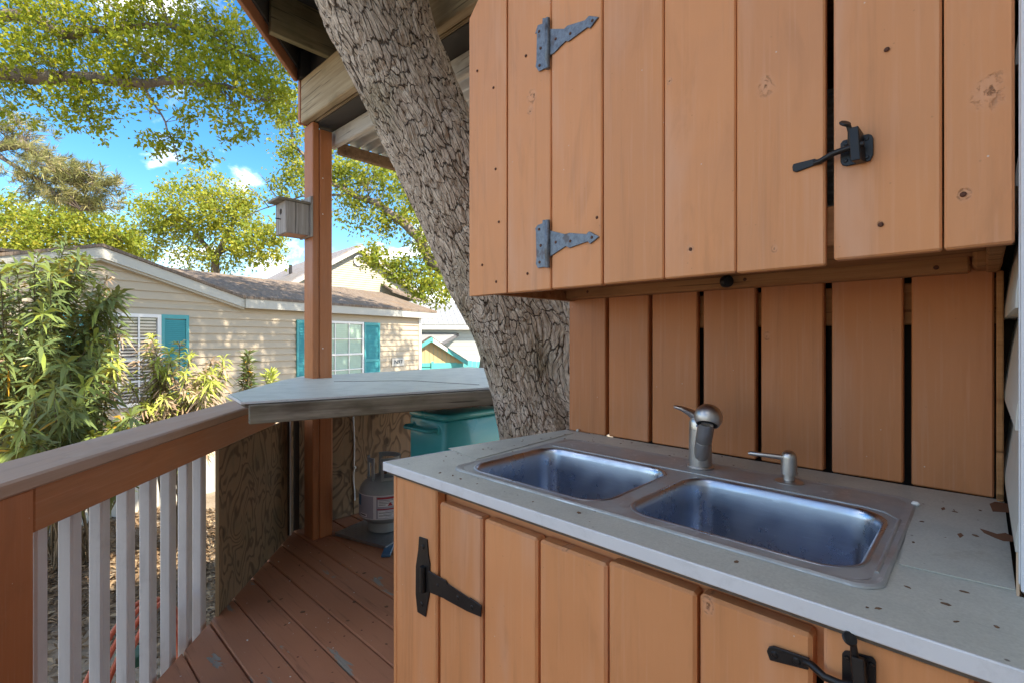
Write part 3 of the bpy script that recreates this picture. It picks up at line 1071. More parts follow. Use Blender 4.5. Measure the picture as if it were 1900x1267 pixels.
def ring_slab(name, outer, hole, z0, z1, mat, parent):
    """flat slab with a hole; outer and hole are xy outlines"""
    bm = bmesh.new()
    loops = []
    for pl in (outer, hole):
        vs = [bm.verts.new((x, y, z1)) for x, y in pl]
        loops.append(vs)
        for i in range(len(vs)):
            bm.edges.new((vs[i], vs[(i + 1) % len(vs)]))
    bmesh.ops.triangle_fill(bm, use_beauty=True, use_dissolve=False, edges=bm.edges[:])
    for f in bm.faces:
        if f.normal.z < 0:
            f.normal_flip()
    for pl, s in ((loops[0], 1), (loops[1], -1)):
        low = [bm.verts.new((v.co.x, v.co.y, z0)) for v in pl]
        for i in range(len(pl)):
            j = (i + 1) % len(pl)
            q = [low[i], low[j], pl[j], pl[i]]
            bm.faces.new(q if s > 0 else q[::-1])
    bm.verts.index_update()
    vs = [v.co.copy() for v in bm.verts]
    fs = [[v.index for v in f.verts] for f in bm.faces]
    bm.free()
    return obj(name, vs, fs, mat, parent)


ct_out = [(OX0, OY0), (OX1, OY0), (OX1, 0.855), (0.0295, 0.855), (0.0295, OY1), (OX0 + 0.075, OY1)]
ct_hole = [(SX0, SY0), (SX1, SY0), (SX1, SY1), (SX0, SY1)]
ct = ring_slab('countertop', ct_out, ct_hole, 0.8865, CZ, m_counter, lc)
tag(ct, 'pale speckled laminate counter top with stains')
ring_slab('substrate', [(OX0 + 0.006, OY0 + 0.004), (OX1, OY0 + 0.004), (OX1, 0.85), (0.025, 0.85), (0.025, OY1 - 0.002), (OX0 + 0.08, OY1 - 0.002)], ct_hole, 0.8785, 0.8860, m_chipboard, ct)
box('edge_band', OX0 - 0.004, OX1, OY0 - 0.005, OY0 - 0.0005, 0.8860, CZ + 0.001, m_edge_band, ct, 0.0015)
bar('edge_band', (OX0 - 0.0025, OY0, 0.8970), (OX0 + 0.0725, OY1, 0.8970), 0.004, 0.022, m_edge_band, ct, 0.001)
patch = [on_z(x, y, CZ) for x, y in ((1686, 902), (1848, 927))] + [Vector((0.029, 1.30, CZ)), Vector((0.029, 0.868, CZ)), on_z(1668, 1048, CZ), on_z(1694, 938, CZ)]
tag(prism('laminate_patch', [p + Vector((0, 0, 0.0006)) for p in patch], (0, 0, 0.0016), m_counter, ct), 'stained counter patch with a lifted seam')
lp = [on_z(x, y, CZ) for x, y in ((832, 832), (1052, 797), (1064, 803), (884, 852))]
prism('laminate_patch', [p + Vector((0, 0, 0.0006)) for p in lp], (0, 0, 0.0012), m_counter, ct)

m_peel = plain('bare_brown_patch', (0.20, 0.085, 0.04), 0.8, var=0.4, nscale=50)
for pts in ([(1836, 934), (1846, 930), (1870, 934), (1878, 940), (1872, 950), (1842, 948)], [(1818, 980), (1832, 984), (1850, 990), (1866, 988), (1882, 996), (1880, 1004), (1862, 1003), (1846, 997), (1826, 988)], [(1776, 990), (1783, 988), (1788, 993), (1781, 997)], [(1746, 942), (1752, 940), (1754, 944), (1748, 946)]):
    prism('peeled_spot', [on_z(x, y, CZ + 0.0023) for x, y in pts], (0, 0, 0.0004), m_peel, ct)

# ================================================================== double-bowl sink
sk = thing('kitchen_sink', 'double-bowl stainless steel sink set into the pale counter', 'sink', (-0.51, 0.98, CZ))


def rrect(x0, x1, y0, y1, r, n=8):
    pts = []
    for cx, cy, a0 in ((x1 - r, y1 - r, 0), (x0 + r, y1 - r, 90), (x0 + r, y0 + r, 180), (x1 - r, y0 + r, 270)):
        for k in range(n + 1):
            a = R(a0 + 90 * k / n)
            pts.append((cx + r * math.cos(a), cy + r * math.sin(a)))
    return pts


def loft(loops, close_bottom=False):
    vs, fs = [], []
    n = len(loops[0])
    for lp_ in loops:
        vs += lp_
    for i in range(len(loops) - 1):
        for k in range(n):
            k2 = (k + 1) % n
            fs.append([i * n + k, (i + 1) * n + k, (i + 1) * n + k2, i * n + k2])
    if close_bottom:
        fs.append([(len(loops) - 1) * n + k for k in range(n)][::-1])
    return vs, fs


RZ = CZ + 0.0045
S0, S1, S2, S3 = -0.927, -0.088, 0.741, 1.219
bm = bmesh.new()
bowls = [(-0.898, -0.518, 0.768, 1.080, 0.058), (-0.474, -0.118, 0.776, 1.078, 0.055)]
outer = rrect(S0 + 0.016, S1 - 0.016, S2 + 0.016, S3 - 0.016, 0.028)
loops_bm = []
for pl in [outer] + [rrect(a, b_, c, d, r) for a, b_, c, d, r in bowls]:
    vv = [bm.verts.new((x, y, RZ - 0.0015)) for x, y in pl]
    loops_bm.append(vv)
    for i in range(len(vv)):
        bm.edges.new((vv[i], vv[(i + 1) % len(vv)]))
bmesh.ops.triangle_fill(bm, use_beauty=True, use_dissolve=False, edges=bm.edges[:])
for f in bm.faces:
    if f.normal.z < 0:
        f.normal_flip()
bm.verts.index_update()
rv = [v.co.copy() for v in bm.verts]
rf = [[v.index for v in f.verts] for f in bm.faces]
bm.free()
# rolled outer edge
edge = loft([[Vector((x, y, h)) for x, y in rrect(S0 + o_, S1 - o_, S2 + o_, S3 - o_, 0.028 + (0.012 - o_) * 0.6)] for o_, h in
             ((0.0, CZ + 0.0005), (0.001, CZ + 0.003), (0.004, RZ + 0.0005), (0.008, RZ), (0.012, RZ - 0.0012), (0.016, RZ - 0.0015))])
edge = (edge[0], [f[::-1] for f in edge[1]])
vs2, fs2 = join_geo((rv, rf), edge)
obj('rim', vs2, fs2, m_sink_rim, sk, smooth=30)
# raised bead framing the bowls
for (a, b_, c, d, r) in bowls:
    lp0 = []
    for off, h in ((0.0, -0.0015), (-0.0015, 0.0012), (-0.004, 0.0018), (-0.006, -0.0005)):
        pass
for bi, (a, b_, c, d, r) in enumerate(bowls):
    L = []
    for off, h in ((-0.004, -0.0012), (-0.002, 0.0006), (0.0, 0.0003), (0.003, -0.002), (0.006, -0.007), (0.008, -0.016), (0.011, -0.06), (0.015, -0.135), (0.020, -0.158), (0.032, -0.172), (0.055, -0.179), (0.10, -0.182)):
        rr = max(0.012, r - off * 0.9)
        L.append([Vector((x, y, RZ + h)) for x, y in rrect(a + off, b_ - off, c + off, d - off, rr)])
    cx, cy = (a + b_) / 2, (c + d) / 2
    for rad, h in ((0.048, -0.184),):
        n = len(L[0])
        lp_ = []
        for (p) in L[-1]:
            ang = math.atan2(p.y - cy, p.x - cx)
            lp_.append(Vector((cx + rad * math.cos(ang), cy + rad * math.sin(ang), RZ + h)))
        L.append(lp_)
    vs2, fs2 = loft(L)
    bo = obj('bowl', vs2, fs2, m_sink, sk, smooth=60)
    lathe('drain', [(0.05, 0.0005), (0.046, 0.002), (0.040, 0.0), (0.036, -0.012), (0.0001, -0.013)], (cx, cy, RZ - 0.1845), m_nickel, bo, n=28)

# raised ledge line along the faucet deck
tube('deck_bead', [(S0 + 0.03, 1.100, RZ - 0.002), (-0.16, 1.100, RZ - 0.002), (-0.125, 1.09, RZ - 0.002), (-0.103, 1.06, RZ - 0.002), (-0.101, 0.80, RZ - 0.002)], 0.003, m_sink_rim, sk, 8)

# ================================================================== faucet
FX, FY = -0.4915, 1.164
fa = thing('faucet', 'brushed nickel pull-out faucet with a round head behind the sink', 'faucet', (FX, FY, RZ))
lathe('base_ring', [(0.0305, 0), (0.0305, 0.003), (0.029, 0.005), (0.0265, 0.0055)], (FX, FY, RZ - 0.001), m_nickel, fa)
lathe('body', [(0.0262, 0.004), (0.0262, 0.050), (0.0255, 0.0505), (0.0262, 0.051), (0.0258, 0.090), (0.0252, 0.0905), (0.0258, 0.091), (0.0255, 0.108), (0.022, 0.118), (0.013, 0.1245), (0.0001, 0.126)], (FX, FY, RZ), m_nickel, fa)
hb = Vector((FX - 0.006, FY + 0.004, RZ + 0.110))
hv, hf = [], []
secs = [(0.008, -0.006, 0.023, 0.020), (-0.012, 0.012, 0.020, 0.014), (-0.028, 0.023, 0.016, 0.009), (-0.044, 0.030, 0.012, 0.006), (-0.058, 0.033, 0.006, 0.004)]
loops = []
ddir = Vector((-0.80, -0.60, 0)).normalized()
dsid = Vector((0.60, -0.80, 0))
for (u, h, w, t) in secs:
    c = hb + ddir * (-u) + Vector((0, 0, h))
    loops.append([c + dsid * (w * math.cos(R(a))) + Vector((0, 0, 1)) * (t * math.sin(R(a))) for a in range(0, 360, 30)])
v_, f_ = loft(loops, True)
obj('handle', v_, f_, m_nickel, fa, smooth=50)
lathe('index_dot', [(0.0001, 0.0012), (0.003, 0.001), (0.0034, 0)], (FX + 0.004, FY - 0.0255, RZ + 0.102), plain('blue_dot', (0.03, 0.10, 0.30), 0.3), fa, (0.15, -1, 0.0), 12)
# pull-out wand leaning forward, round spray head at its end
w0 = Vector((FX + 0.006, FY - 0.012, RZ + 0.020))
w1 = Vector((FX + 0.034, FY - 0.046, RZ + 0.116))
pth = [w0.lerp(w1, f) for f in (0, 0.08, 0.2, 0.5, 0.505, 0.52, 0.8, 1.0)]
tube('wand', pth, [0.008, 0.015, 0.0175, 0.0185, 0.0172, 0.0185, 0.0185, 0.018], m_nickel, fa, 20)
hc_ = Vector((FX + 0.0405, FY - 0.052, RZ + 0.130))
ax = Vector((0.08, -0.50, -0.86)).normalized()
rh = 0.0305
hd = lathe('spray_head', [(rh * math.sin(R(a)), -rh * math.cos(R(a))) for a in range(0, 129, 8)] + [(rh * 0.76, rh * 0.62), (rh * 0.70, rh * 0.60)], hc_, m_nickel, fa, ax, 36, 40)
lathe('aerator', [(rh * 0.74, 0.0), (rh * 0.5, -0.001), (rh * 0.46, -0.003)], hc_ + ax * (rh * 0.61), m_black, hd, ax, 30)
lathe('nozzle', [(rh * 0.46, 0.001), (rh * 0.42, 0.0015), (rh * 0.36, -0.002), (0.0001, -0.002)], hc_ + ax * (rh * 0.60), m_nickel, hd, ax, 30)

# ================================================================== soap dispenser
DX, DY = -0.3027, 1.178
sd = thing('soap_dispenser', 'small brushed nickel soap pump at the rear of the sink rim', 'soap dispenser', (DX, DY, RZ))
lathe('flange', [(0.028, 0), (0.028, 0.0015), (0.022, 0.0035), (0.012, 0.004)], (DX, DY, RZ - 0.0015), m_nickel, sd)
lathe('neck', [(0.0115, 0.003), (0.0115, 0.016)], (DX, DY, RZ), m_nickel, sd)
lathe('pump_head', [(0.0115, 0.014), (0.0155, 0.0155), (0.0155, 0.052)] + [(0.0155 * math.cos(R(a)), 0.052 + 0.0155 * math.sin(R(a))) for a in range(10, 90, 16)] + [(0.0001, 0.0675)], (DX, DY, RZ), m_nickel, sd)
sp0 = Vector((DX - 0.008, DY - 0.003, RZ + 0.051))
sp1 = on_y(1402, 839, DY - 0.012)
sp1 = Vector((DX - 0.075, DY - 0.028, RZ + 0.054))
tube('spout', [sp0, sp0.lerp(sp1, 0.5), sp0.lerp(sp1, 0.93), sp1 + Vector((0, 0, -0.001))], [0.0062, 0.0052, 0.0048, 0.002], m_nickel, sd, 14)

# crumbs, leaf bits and paint chips on the counter and the deck
def scatter_bits(name, n, fn, mat, label, cat, lo, hi, flat_=0.4):
    vs, fs = [], []
    for _ in range(n):
        c = Vector(fn())
        s = rnd.uniform(lo, hi)
        a = rnd.uniform(0, 6.28)
        e = rnd.uniform(0.3, 0.8)
        q = []
        for k in range(5):
            t = a + k * 1.2566 + rnd.uniform(-0.3, 0.3)
            u, v_ = math.cos(t) * s, math.sin(t) * s * e
            q.append((c.x + u * math.cos(a) - v_ * math.sin(a), c.y + u * math.sin(a) + v_ * math.cos(a)))
        k0 = len(vs)
        h = s * flat_
        vs += [(x, y, c.z + 0.0003) for x, y in q] + [(c.x + (x - c.x) * 0.7, c.y + (y - c.y) * 0.7, c.z + h) for x, y in q]
        fs += [[k0 + 5 + i for i in range(5)]] + [[k0 + i, k0 + (i + 1) % 5, k0 + 5 + (i + 1) % 5, k0 + 5 + i] for i in range(5)]
    o = obj(name, vs, fs, mat)
    tag(o, label, cat, None, 'stuff')
    return o


def ctr_pt():
    while True:
        x, y = rnd.uniform(-1.03, 0.02), rnd.uniform(0.68, 1.335)
        if x < S0 - 0.006 or x > S1 + 0.006 or y > S3 + 0.006 or y < S2 - 0.006:
            if x > -1.0 - 0.06 * (1.33 - y) / 0.6:
                return (x, y, CZ + (0.0022 if x > -0.09 and y > 0.87 else (0.0019 if x < -0.9 and y > 0.9 else 0)))


scatter_bits('leaf_crumbs', 70, ctr_pt, m_litter, 'dark leaf crumbs scattered over the pale counter', 'debris', 0.0015, 0.006, 0.25)


def deck_pt():
    while True:
        x, y = rnd.uniform(-3.0, -1.1), rnd.uniform(0.2, 1.6)
        if NX * x + NY * y > -1.05:
            return (x, y, 0.0015)


scatter_bits('paint_chips', 60, deck_pt, m_soil_chip, 'pale paint chips scattered over the brown deck', 'debris', 0.002, 0.007, 0.3)
scatter_bits('leaf_bits', 60, deck_pt, m_litter, 'small brown leaf bits scattered over the deck', 'debris', 0.004, 0.013, 0.2)
for (px, py, lab) in ((1072, 801, 'small white crumb on the counter behind the left bowl'), (1699, 940, 'small white crumb at the right end of the sink')):
    p = on_z(px, py, CZ)
    o = obj('chalk_crumb', *chamfer_box(0.013, 0.009, 0.008, 0.003), m_soil_chip, None)
    o.location = p + Vector((0, 0, 0.0065))
    o.rotation_euler = (0.1, 0, rnd.uniform(0, 3))
    tag(o, lab, 'crumb')

# ================================================================== railing
rl = thing('deck_railing', 'brown deck railing with white square balusters at the left', 'railing', rail_pt(1.7, -1.12, 0))
bar('cap', rail_pt(0.55, -1.143, 0.870), rail_pt(2.93, -1.143, 0.870), 0.185, 0.038, m_cap, rl, 0.006)
bar('apron', rail_pt(1.335, -1.094, 0.791), rail_pt(2.9, -1.094, 0.791), 0.036, 0.117, m_apron, rl, 0.004)
bar('post', rail_pt(1.28, -1.120, 0.85), rail_pt(1.28, -1.120, -0.3), 0.10, 0.10, m_post, rl, 0.006, up=(TX, TY, 0))
bar('apron', rail_pt(0.55, -1.094, 0.791), rail_pt(1.225, -1.094, 0.791), 0.036, 0.117, m_apron, rl, 0.004)
b0 = None
for s in (1.41, 1.526, 1.64, 1.759, 1.876, 1.996, 2.111, 2.218, 1.16, 1.04, 0.92, 0.8):
    c = rail_pt(s, -1.136, 0.30)
    if b0 is None:
        b0 = bar('baluster', rail_pt(s, -1.136, 0.843), rail_pt(s, -1.136, -0.24), 0.040, 0.040, m_white_bal, rl, 0.005, up=(TX, TY, 0))
    else:
        w = WLOC[b0.name] - rail_pt(1.41, -1.136, 0)
        like(b0, 'baluster', rl, rail_pt(s, -1.136, 0) + w + Vector((rnd.uniform(-.003, .003), rnd.uniform(-.003, .003), rnd.uniform(-.004, .004))))

pl1 = bar('plywood_panel', rail_pt(2.262, -1.083, 0.366), rail_pt(3.20, -1.083, 0.366), 0.012, 0.726, m_ply, None, 0.0015)
tag(pl1, 'swirly weathered plywood panel closing the slanting railing', 'panel')
pl1e = bar('edge_strip', rail_pt(2.259, -1.083, 0.735), rail_pt(2.259, -1.083, 0.0), 0.014, 0.006, plain('pale_ply_edge', (0.42, 0.32, 0.19), 0.8), pl1, 0.001, up=(TX, TY, 0))

# far side plywood under the bar
pl2 = box('plywood_panel', -3.150, -3.138, 1.30, 1.664, 0.003, 0.905, m_ply, None, 0.0015)
tag(pl2, 'narrow dark plywood panel beside the big post under the bar', 'panel')
pl3 = box('plywood_panel', -3.150, -3.138, 1.669, 2.75, 0.003, 0.905, m_ply, None, 0.0015)
tag(pl3, 'wide dark knotty plywood panel behind the teal cooler', 'panel')
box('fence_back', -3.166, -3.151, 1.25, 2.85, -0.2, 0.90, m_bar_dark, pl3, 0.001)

cp = thing('hanging_cord', 'white cord hanging in front of the dark plywood under the bar', 'cord', (-3.125, 1.668, 0.1))
a_ = on_z(656, 768, 0.9)
pth = []
for i in range(30):
    f = i / 29
    pth.append((-3.128 + 0.003 * math.sin(i * 0.7), 1.667 + 0.004 * math.sin(i * 0.5) + (0.006 if 0.70 < f < 0.74 else 0), 0.905 - f * 0.80))
tube('strand', pth, [0.0045 + 0.0015 * abs(math.sin(i * 1.9)) for i in range(30)], m_rope, cp, 8)
lathe('knot', [(0.0001, -0.012), (0.009, -0.006), (0.010, 0.004), (0.0001, 0.012)], (-3.126, 1.672, 0.33), m_rope, cp, n=10, smooth=180)

pi = thing('corner_strip', 'white peeling vertical strip between plywood and post', 'trim strip', rail_pt(3.1, -1.05, 0))
sA = on_z(531, 998, 0.0)
for k, (dx, w_, mm) in enumerate(((0.0, 0.010, m_vinyl), (0.013, 0.012, m_bar_dark), (0.026, 0.008, m_vinyl))):
    bar('strip', sA + Vector((-TX * -0.0 + _R[0] * dx, _R[1] * dx, 0.905)), sA + Vector((_R[0] * dx, _R[1] * dx, 0.02)), w_, 0.010, mm, pi, 0.0015, up=(TX, TY, 0))

# ================================================================== big post
po = thing('porch_post', 'russet porch post rising through the grey bar top', 'post', (-2.945, 1.33, 0))
box('timber', -2.99, -2.912, 1.283, 1.322, 0.0, 2.53, m_post, po, 0.004)
box('timber', -2.99, -2.912, 1.326, 1.406, 0.0, 2.50, m_post, po, 0.005)
box('cladding', -3.045, -2.994, 1.288, 1.320, 0.0, 2.53, m_post, po, 0.003)
box('cladding', -2.985, -2.945, 1.407, 1.425, 0.0, 0.90, m_post, po, 0.003)
for z in (1.16, 1.98, 2.2):
    lathe('screw', [(0.0001, 0.0015), (0.003, 0.001), (0.004, 0)], (-2.911, 1.345, z), m_soil_chip, po, (1, 0, 0), 10)

# ================================================================== bar
ba = thing('bar_counter', 'grey laminate bar counter with a weathered edge board along the deck corner', 'bar', (-2.5, 1.5, 0.9))
B = [(-2.05, 0.632), (-2.372, 0.679), (-2.93, 1.105), (-3.16, 1.32), (-3.16, 2.75), (-1.52, 2.75), (-1.52, 1.98)]
fr = [(-1.778, 1.645), (-1.775, 1.660)]
top = [(-2.05, 0.632), (-1.778, 1.645), (-1.60, 2.31), (-1.60, 2.75), (-3.165, 2.75), (-3.165, 1.32), (-2.93, 1.105), (-2.372, 0.679)]
prism('top_sheet', [(x, y, 0.9725) for x, y in top], (0, 0, 0.006), m_bartop, ba, 0.001)
sub = [(-2.052, 0.64), (-1.785, 1.645), (-1.61, 2.31), (-1.61, 2.74), (-3.155, 2.74), (-3.155, 1.325), (-2.925, 1.115), (-2.372, 0.69)]
prism('underlay', [(x, y, 0.953) for x, y in sub], (0, 0, 0.019), m_chipboard, ba)
bar('trim_lip', (-2.052, 0.624, 0.973), (-1.612, 2.27, 0.973), 0.006, 0.010, m_edge_band, ba, 0.001)
bar('trim_lip', (-2.055, 0.627, 0.973), (-2.368, 0.6725, 0.973), 0.006, 0.010, m_edge_band, ba, 0.001)
bar('edge_board', (-2.038, 0.648, 0.928), (-1.606, 2.262, 0.928), 0.034, 0.074, m_grey_x, ba, 0.004)
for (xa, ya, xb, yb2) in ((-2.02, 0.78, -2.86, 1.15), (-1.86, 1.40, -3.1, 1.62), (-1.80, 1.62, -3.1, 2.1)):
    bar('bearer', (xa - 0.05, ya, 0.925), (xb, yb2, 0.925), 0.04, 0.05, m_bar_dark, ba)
seam = [(-2.63, 1.28), (-2.43, 1.55), (-2.36, 1.62), (-1.9, 1.72)]
tube('seam', [(x, y, 0.9788) for x, y in seam], 0.0018, m_bar_dark, ba, 6)

# ================================================================== porch roof
rf_ = thing('porch_roof', 'porch roof underside with weathered beam and rafters at the top left', 'roof', (-1.5, 0.6, 2.5))
bar('beam', (-3.0, 1.27, 2.665), (0.02, 1.27, 2.625), 0.045, 0.262, m_beam, rf_, 0.005)
bar('beam', (-2.98, 1.325, 2.655), (0.02, 1.325, 2.615), 0.045, 0.235, m_beam, rf_, 0.005)
box('beam_end_cap', -3.032, -3.004, 1.243, 1.352, 2.535, 2.80, m_fascia, rf_, 0.003)
Fd = Vector((0.745, -0.667, 0))
F0 = Vector((-3.02, 1.238, 0))
def fpt(s, z, n=0.0):
    return F0 + Fd * s + Vector((0.667 * n, 0.745 * n, z))
bar('fascia', fpt(0.0, 2.915, -0.012), fpt(1.25, 2.915, -0.012), 0.022, 0.25, m_fascia, rf_, 0.003)
for x in (-2.66, -2.10, -1.28, -0.7, -0.14):
    # each rafter runs from the beam out to the slanting fascia
    s = (x - F0.x) / Fd.x
    ye = max(F0.y + Fd.y * s + 0.03, 0.43)
    y1 = 1.34
    box('rafter', x - 0.019, x + 0.019, ye, y1, 2.802, 3.03, m_rafter, rf_, 0.003)
poly = [(-3.04, 1.24), (-3.04, 1.42), (0.03, 1.42), (0.03, 0.42), (-2.10, 0.42)]
prism('roof_deck', [(x, y, 3.032) for x, y in poly], (0, 0, 0.02), m_dark_ply, rf_)
prism('shingle_layer', [(x, y, 3.053) for x, y in poly], (0, 0, 0.012), m_dark_ply, rf_)
bar('fascia', (-2.09, 0.408, 2.915), (0.03, 0.408, 2.915), 0.022, 0.27, m_fascia, rf_, 0.003)

box('corner_block', -3.034, -2.97, 1.236, 1.2955, 2.803, 3.03, m_dark_ply, rf_, 0.002)
bar('gap_shade_strip', (-2.99, 1.398, 2.536), (0.02, 1.398, 2.498), 0.165, 0.012, m_dark_ply, rf_, 0.002)  # dark strip added over the gap by the beam, standing for its shade
box('frieze_board', -3.02, 0.03, 1.296, 1.312, 2.802, 3.031, m_dark_ply, rf_, 0.002)
bar('lining_board', fpt(0.03, 2.945, 0.008), fpt(1.22, 2.945, 0.008), 0.016, 0.17, m_dark_ply, rf_, 0.002)

# lower corrugated awning beyond the beam
aw = thing('corrugated_awning', 'corrugated metal awning with a flaking edge board beyond the porch beam', 'awning', (-2.0, 2.0, 2.4))
p_a, p_b = on_y(590, 254, 1.43), on_y(680, 205, 1.43)
bar('edge_board', (-2.99, 1.445, 2.475), (-0.9, 1.445, 2.445), 0.034, 0.10, m_rot, aw, 0.006)
bar('purlin', (-2.95, 1.465, 2.425), (-2.95, 3.3, 2.425), 0.04, 0.07, m_purlin, aw, 0.004)
bar('purlin', (-2.93, 3.28, 2.425), (-0.9, 3.28, 2.425), 0.04, 0.07, m_purlin, aw, 0.004)
cv, cf = [], []
NYC = 300
for i in range(NYC + 1):
    y = 1.465 + i * (1.9 / NYC)
    zc = 2.480 + 0.0125 * math.sin((y - 1.465) / 0.0762 * 2 * math.pi)
    cv += [(-2.99, y, zc), (-0.9, y, zc)]
for i in range(NYC):
    cf.append([2 * i, 2 * i + 1, 2 * i + 3, 2 * i + 2])
m_corr = plain('weathered_galvanised_sheet', (0.52, 0.50, 0.48), 0.5, 0.25, 0.15, 3, 0.05, dirt=0.35, dirtc=(0.30, 0.24, 0.18))
csh = obj('corrugated_sheet', cv, cf, m_corr, aw, smooth=180)
sol = csh.modifiers.new('thick', 'SOLIDIFY')
sol.thickness = 0.0015

# ================================================================== oak growing through the deck
ok_ = thing('oak_tree', 'thick leaning oak trunk with cracked bark growing past the bar', 'tree', at(1010, 880, 2.36))
sk_pts = [(1030, 1560, 2.42, 0.262), (1022, 1200, 2.40, 0.245), (1016, 960, 2.38, 0.225), (1005, 807, 2.36, 0.212), (990, 732, 2.34, 0.210), (972, 665, 2.31, 0.208),
          (946, 568, 2.26, 0.222), (915, 497, 2.20, 0.220), (872, 401, 2.12, 0.204), (840, 330, 2.06, 0.196), (769, 182, 1.97, 0.192), (719, 73, 1.90, 0.196), (697, 13, 1.87, 0.205),
          (672, -70, 1.84, 0.20), (640, -260, 1.80, 0.19), (600, -560, 1.78, 0.175), (570, -900, 1.8, 0.16)]
P = np.array([list(at(a, b_, d)) for a, b_, d, r in sk_pts])
RR = np.array([r for *_, r in sk_pts])
# arc-length resample with smooth interpolation
seg = np.r_[0, np.cumsum(np.linalg.norm(np.diff(P, axis=0), axis=1))]


def cubic(ts, xs_, ys_):
    m_ = np.gradient(ys_, xs_, axis=0)
    i = np.clip(np.searchsorted(xs_, ts) - 1, 0, len(xs_) - 2)
    h = (xs_[i + 1] - xs_[i])
    u = (ts - xs_[i]) / h
    if ys_.ndim > 1:
        h, u = h[:, None], u[:, None]
    return ((2 * u**3 - 3 * u**2 + 1) * ys_[i] + (u**3 - 2 * u**2 + u) * h * m_[i] + (-2 * u**3 + 3 * u**2) * ys_[i + 1] + (u**3 - u**2) * h * m_[i + 1])


NR, NC = 760, 300
ts = np.linspace(0, seg[-1], NR)
C = cubic(ts, seg, P)
Rd = cubic(ts, seg, RR)
Tn = np.gradient(C, axis=0)
Tn /= np.linalg.norm(Tn, axis=1)[:, None]
aref = np.array([_R[0], _R[1], 0.0])
Aa = aref - Tn * (Tn @ aref)[:, None]
Aa /= np.linalg.norm(Aa, axis=1)[:, None]
Bb = np.cross(Tn, Aa)
th = np.linspace(0, 2 * np.pi, NC, endpoint=False)
TH, TT = np.meshgrid(th, ts)


def vnoise(x, y, px_, seed):
    """smooth value noise, periodic in x with period px_"""
    r_ = np.random.default_rng(seed).random((64, 64))
    xi, yi = np.floor(x).astype(int), np.floor(y).astype(int)
    fx, fy = x - xi, y - yi
    fx, fy = fx * fx * (3 - 2 * fx), fy * fy * (3 - 2 * fy)
    g = lambda a, b_: r_[(a % px_) % 64, b_ % 64]
    return (g(xi, yi) * (1 - fx) + g(xi + 1, yi) * fx) * (1 - fy) + (g(xi, yi + 1) * (1 - fx) + g(xi + 1, yi + 1) * fx) * fy


def cells(x, y, px_, seed):
    """F2-F1 of jittered cells, periodic in x"""
    r_ = np.random.default_rng(seed).random((128, 512, 2))
    xi, yi = np.floor(x).astype(int), np.floor(y).astype(int)
    f1 = np.full(x.shape, 9.0)
    f2 = np.full(x.shape, 9.0)
    cid = np.zeros(x.shape)
    h_ = np.random.default_rng(seed + 99).random((128, 512))
    for dx in (-1, 0, 1):
        for dy in (-1, 0, 1):
            cx, cy = xi + dx, yi + dy
            j = r_[(cx % px_) % 128, cy % 512]
            ax_, ay_ = np.abs(cx + 0.1 + 0.8 * j[..., 0] - x), np.abs(cy + 0.1 + 0.8 * j[..., 1] - y)
            d = 0.45 * np.hypot(ax_, ay_) + 0.55 * np.maximum(ax_, ay_)
            cid = np.where(d < f1, h_[(cx % px_) % 128, cy % 512], cid)
            f2 = np.where(d < f1, f1, np.minimum(f2, d))
            f1 = np.minimum(f1, d)
    return f2 - f1, cid


zc = C[:, 2][:, None]
# burl swirl low on the right side
u_b = (TH - R(-38))
u_b = (u_b + np.pi) % (2 * np.pi) - np.pi
rb = np.hypot(u_b * 0.21, (zc - 0.98))
burl = np.exp(-(rb / 0.085)**2)
tw = 0.9 * np.exp(-(rb / 0.16)**2)
warpx = vnoise(TH / (2 * np.pi) * 10, TT * 5, 10, 3) * 1.6 + vnoise(TH / (2 * np.pi) * 22, TT * 16, 22, 14) * 0.7
U = TH / (2 * np.pi) * 44 + warpx + tw * 4
wv = vnoise(TH / (2 * np.pi) * 40, TT * 8, 40, 5)
e1, id1 = cells(U, TT / 0.115 + wv * 1.6 + tw * 3, 44, 6)
e2, id2 = cells(U * 1.5 + 0.4, TT / 0.036 + wv * 3.0, 66, 8)
e3, id3 = cells(U * 3.0, TT / 0.022, 132, 15)
w1 = 0.10 + 0.12 * vnoise(TH / (2 * np.pi) * 18, TT * 6, 18, 17)
pl_ = np.clip(e1 / w1, 0, 1)
p2 = np.clip(e2 / 0.10, 0, 1)
p3 = np.clip(e3 / 0.16, 0, 1)
lump = vnoise(TH / (2 * np.pi) * 6, TT * 2.4, 6, 9)
flute = vnoise(TH / (2 * np.pi) * 14, TT * 3.0, 14, 10)
hgt = 0.010 * pl_ + 0.006 * (id1 - 0.5) + 0.002 * p2 + 0.030 * (lump - 0.5) + 0.012 * (flute - 0.5)
# rings around the burl and the second bole bulging out on the right
hgt = hgt + 0.045 * burl + 0.006 * np.sin(rb * 190) * np.exp(-(rb / 0.12)**2)
u_s = (TH - R(-20) + np.pi) % (2 * np.pi) - np.pi
bole = np.exp(-(u_s / 0.75)**2) * np.clip((1.62 - zc) / 0.5, 0, 1) * np.clip((zc + 1.6) / 0.6, 0.3, 1)
hgt = hgt + 0.085 * bole
u_g = (TH - R(-62) + np.pi) % (2 * np.pi) - np.pi
groove = np.exp(-(u_g / 0.16)**2) * np.clip((1.45 - zc) / 0.3, 0, 1)
hgt = hgt - 0.03 * groove
hgt = hgt + 0.0
rad = Rd[:, None] + hgt - 0.012
TH2 = (TH - np.pi / 2) % (2 * np.pi)
bu = TH2 / (2 * np.pi) * 58 + warpx * 0.8 + tw * 4
bv = TT / 0.062 + wv * 1.2 + tw * 3
V3 = C[:, None, :] + Aa[:, None, :] * (np.cos(TH) * rad)[..., None] + Bb[:, None, :] * (np.sin(TH) * rad)[..., None]
idx = np.arange(NR * NC).reshape(NR, NC)
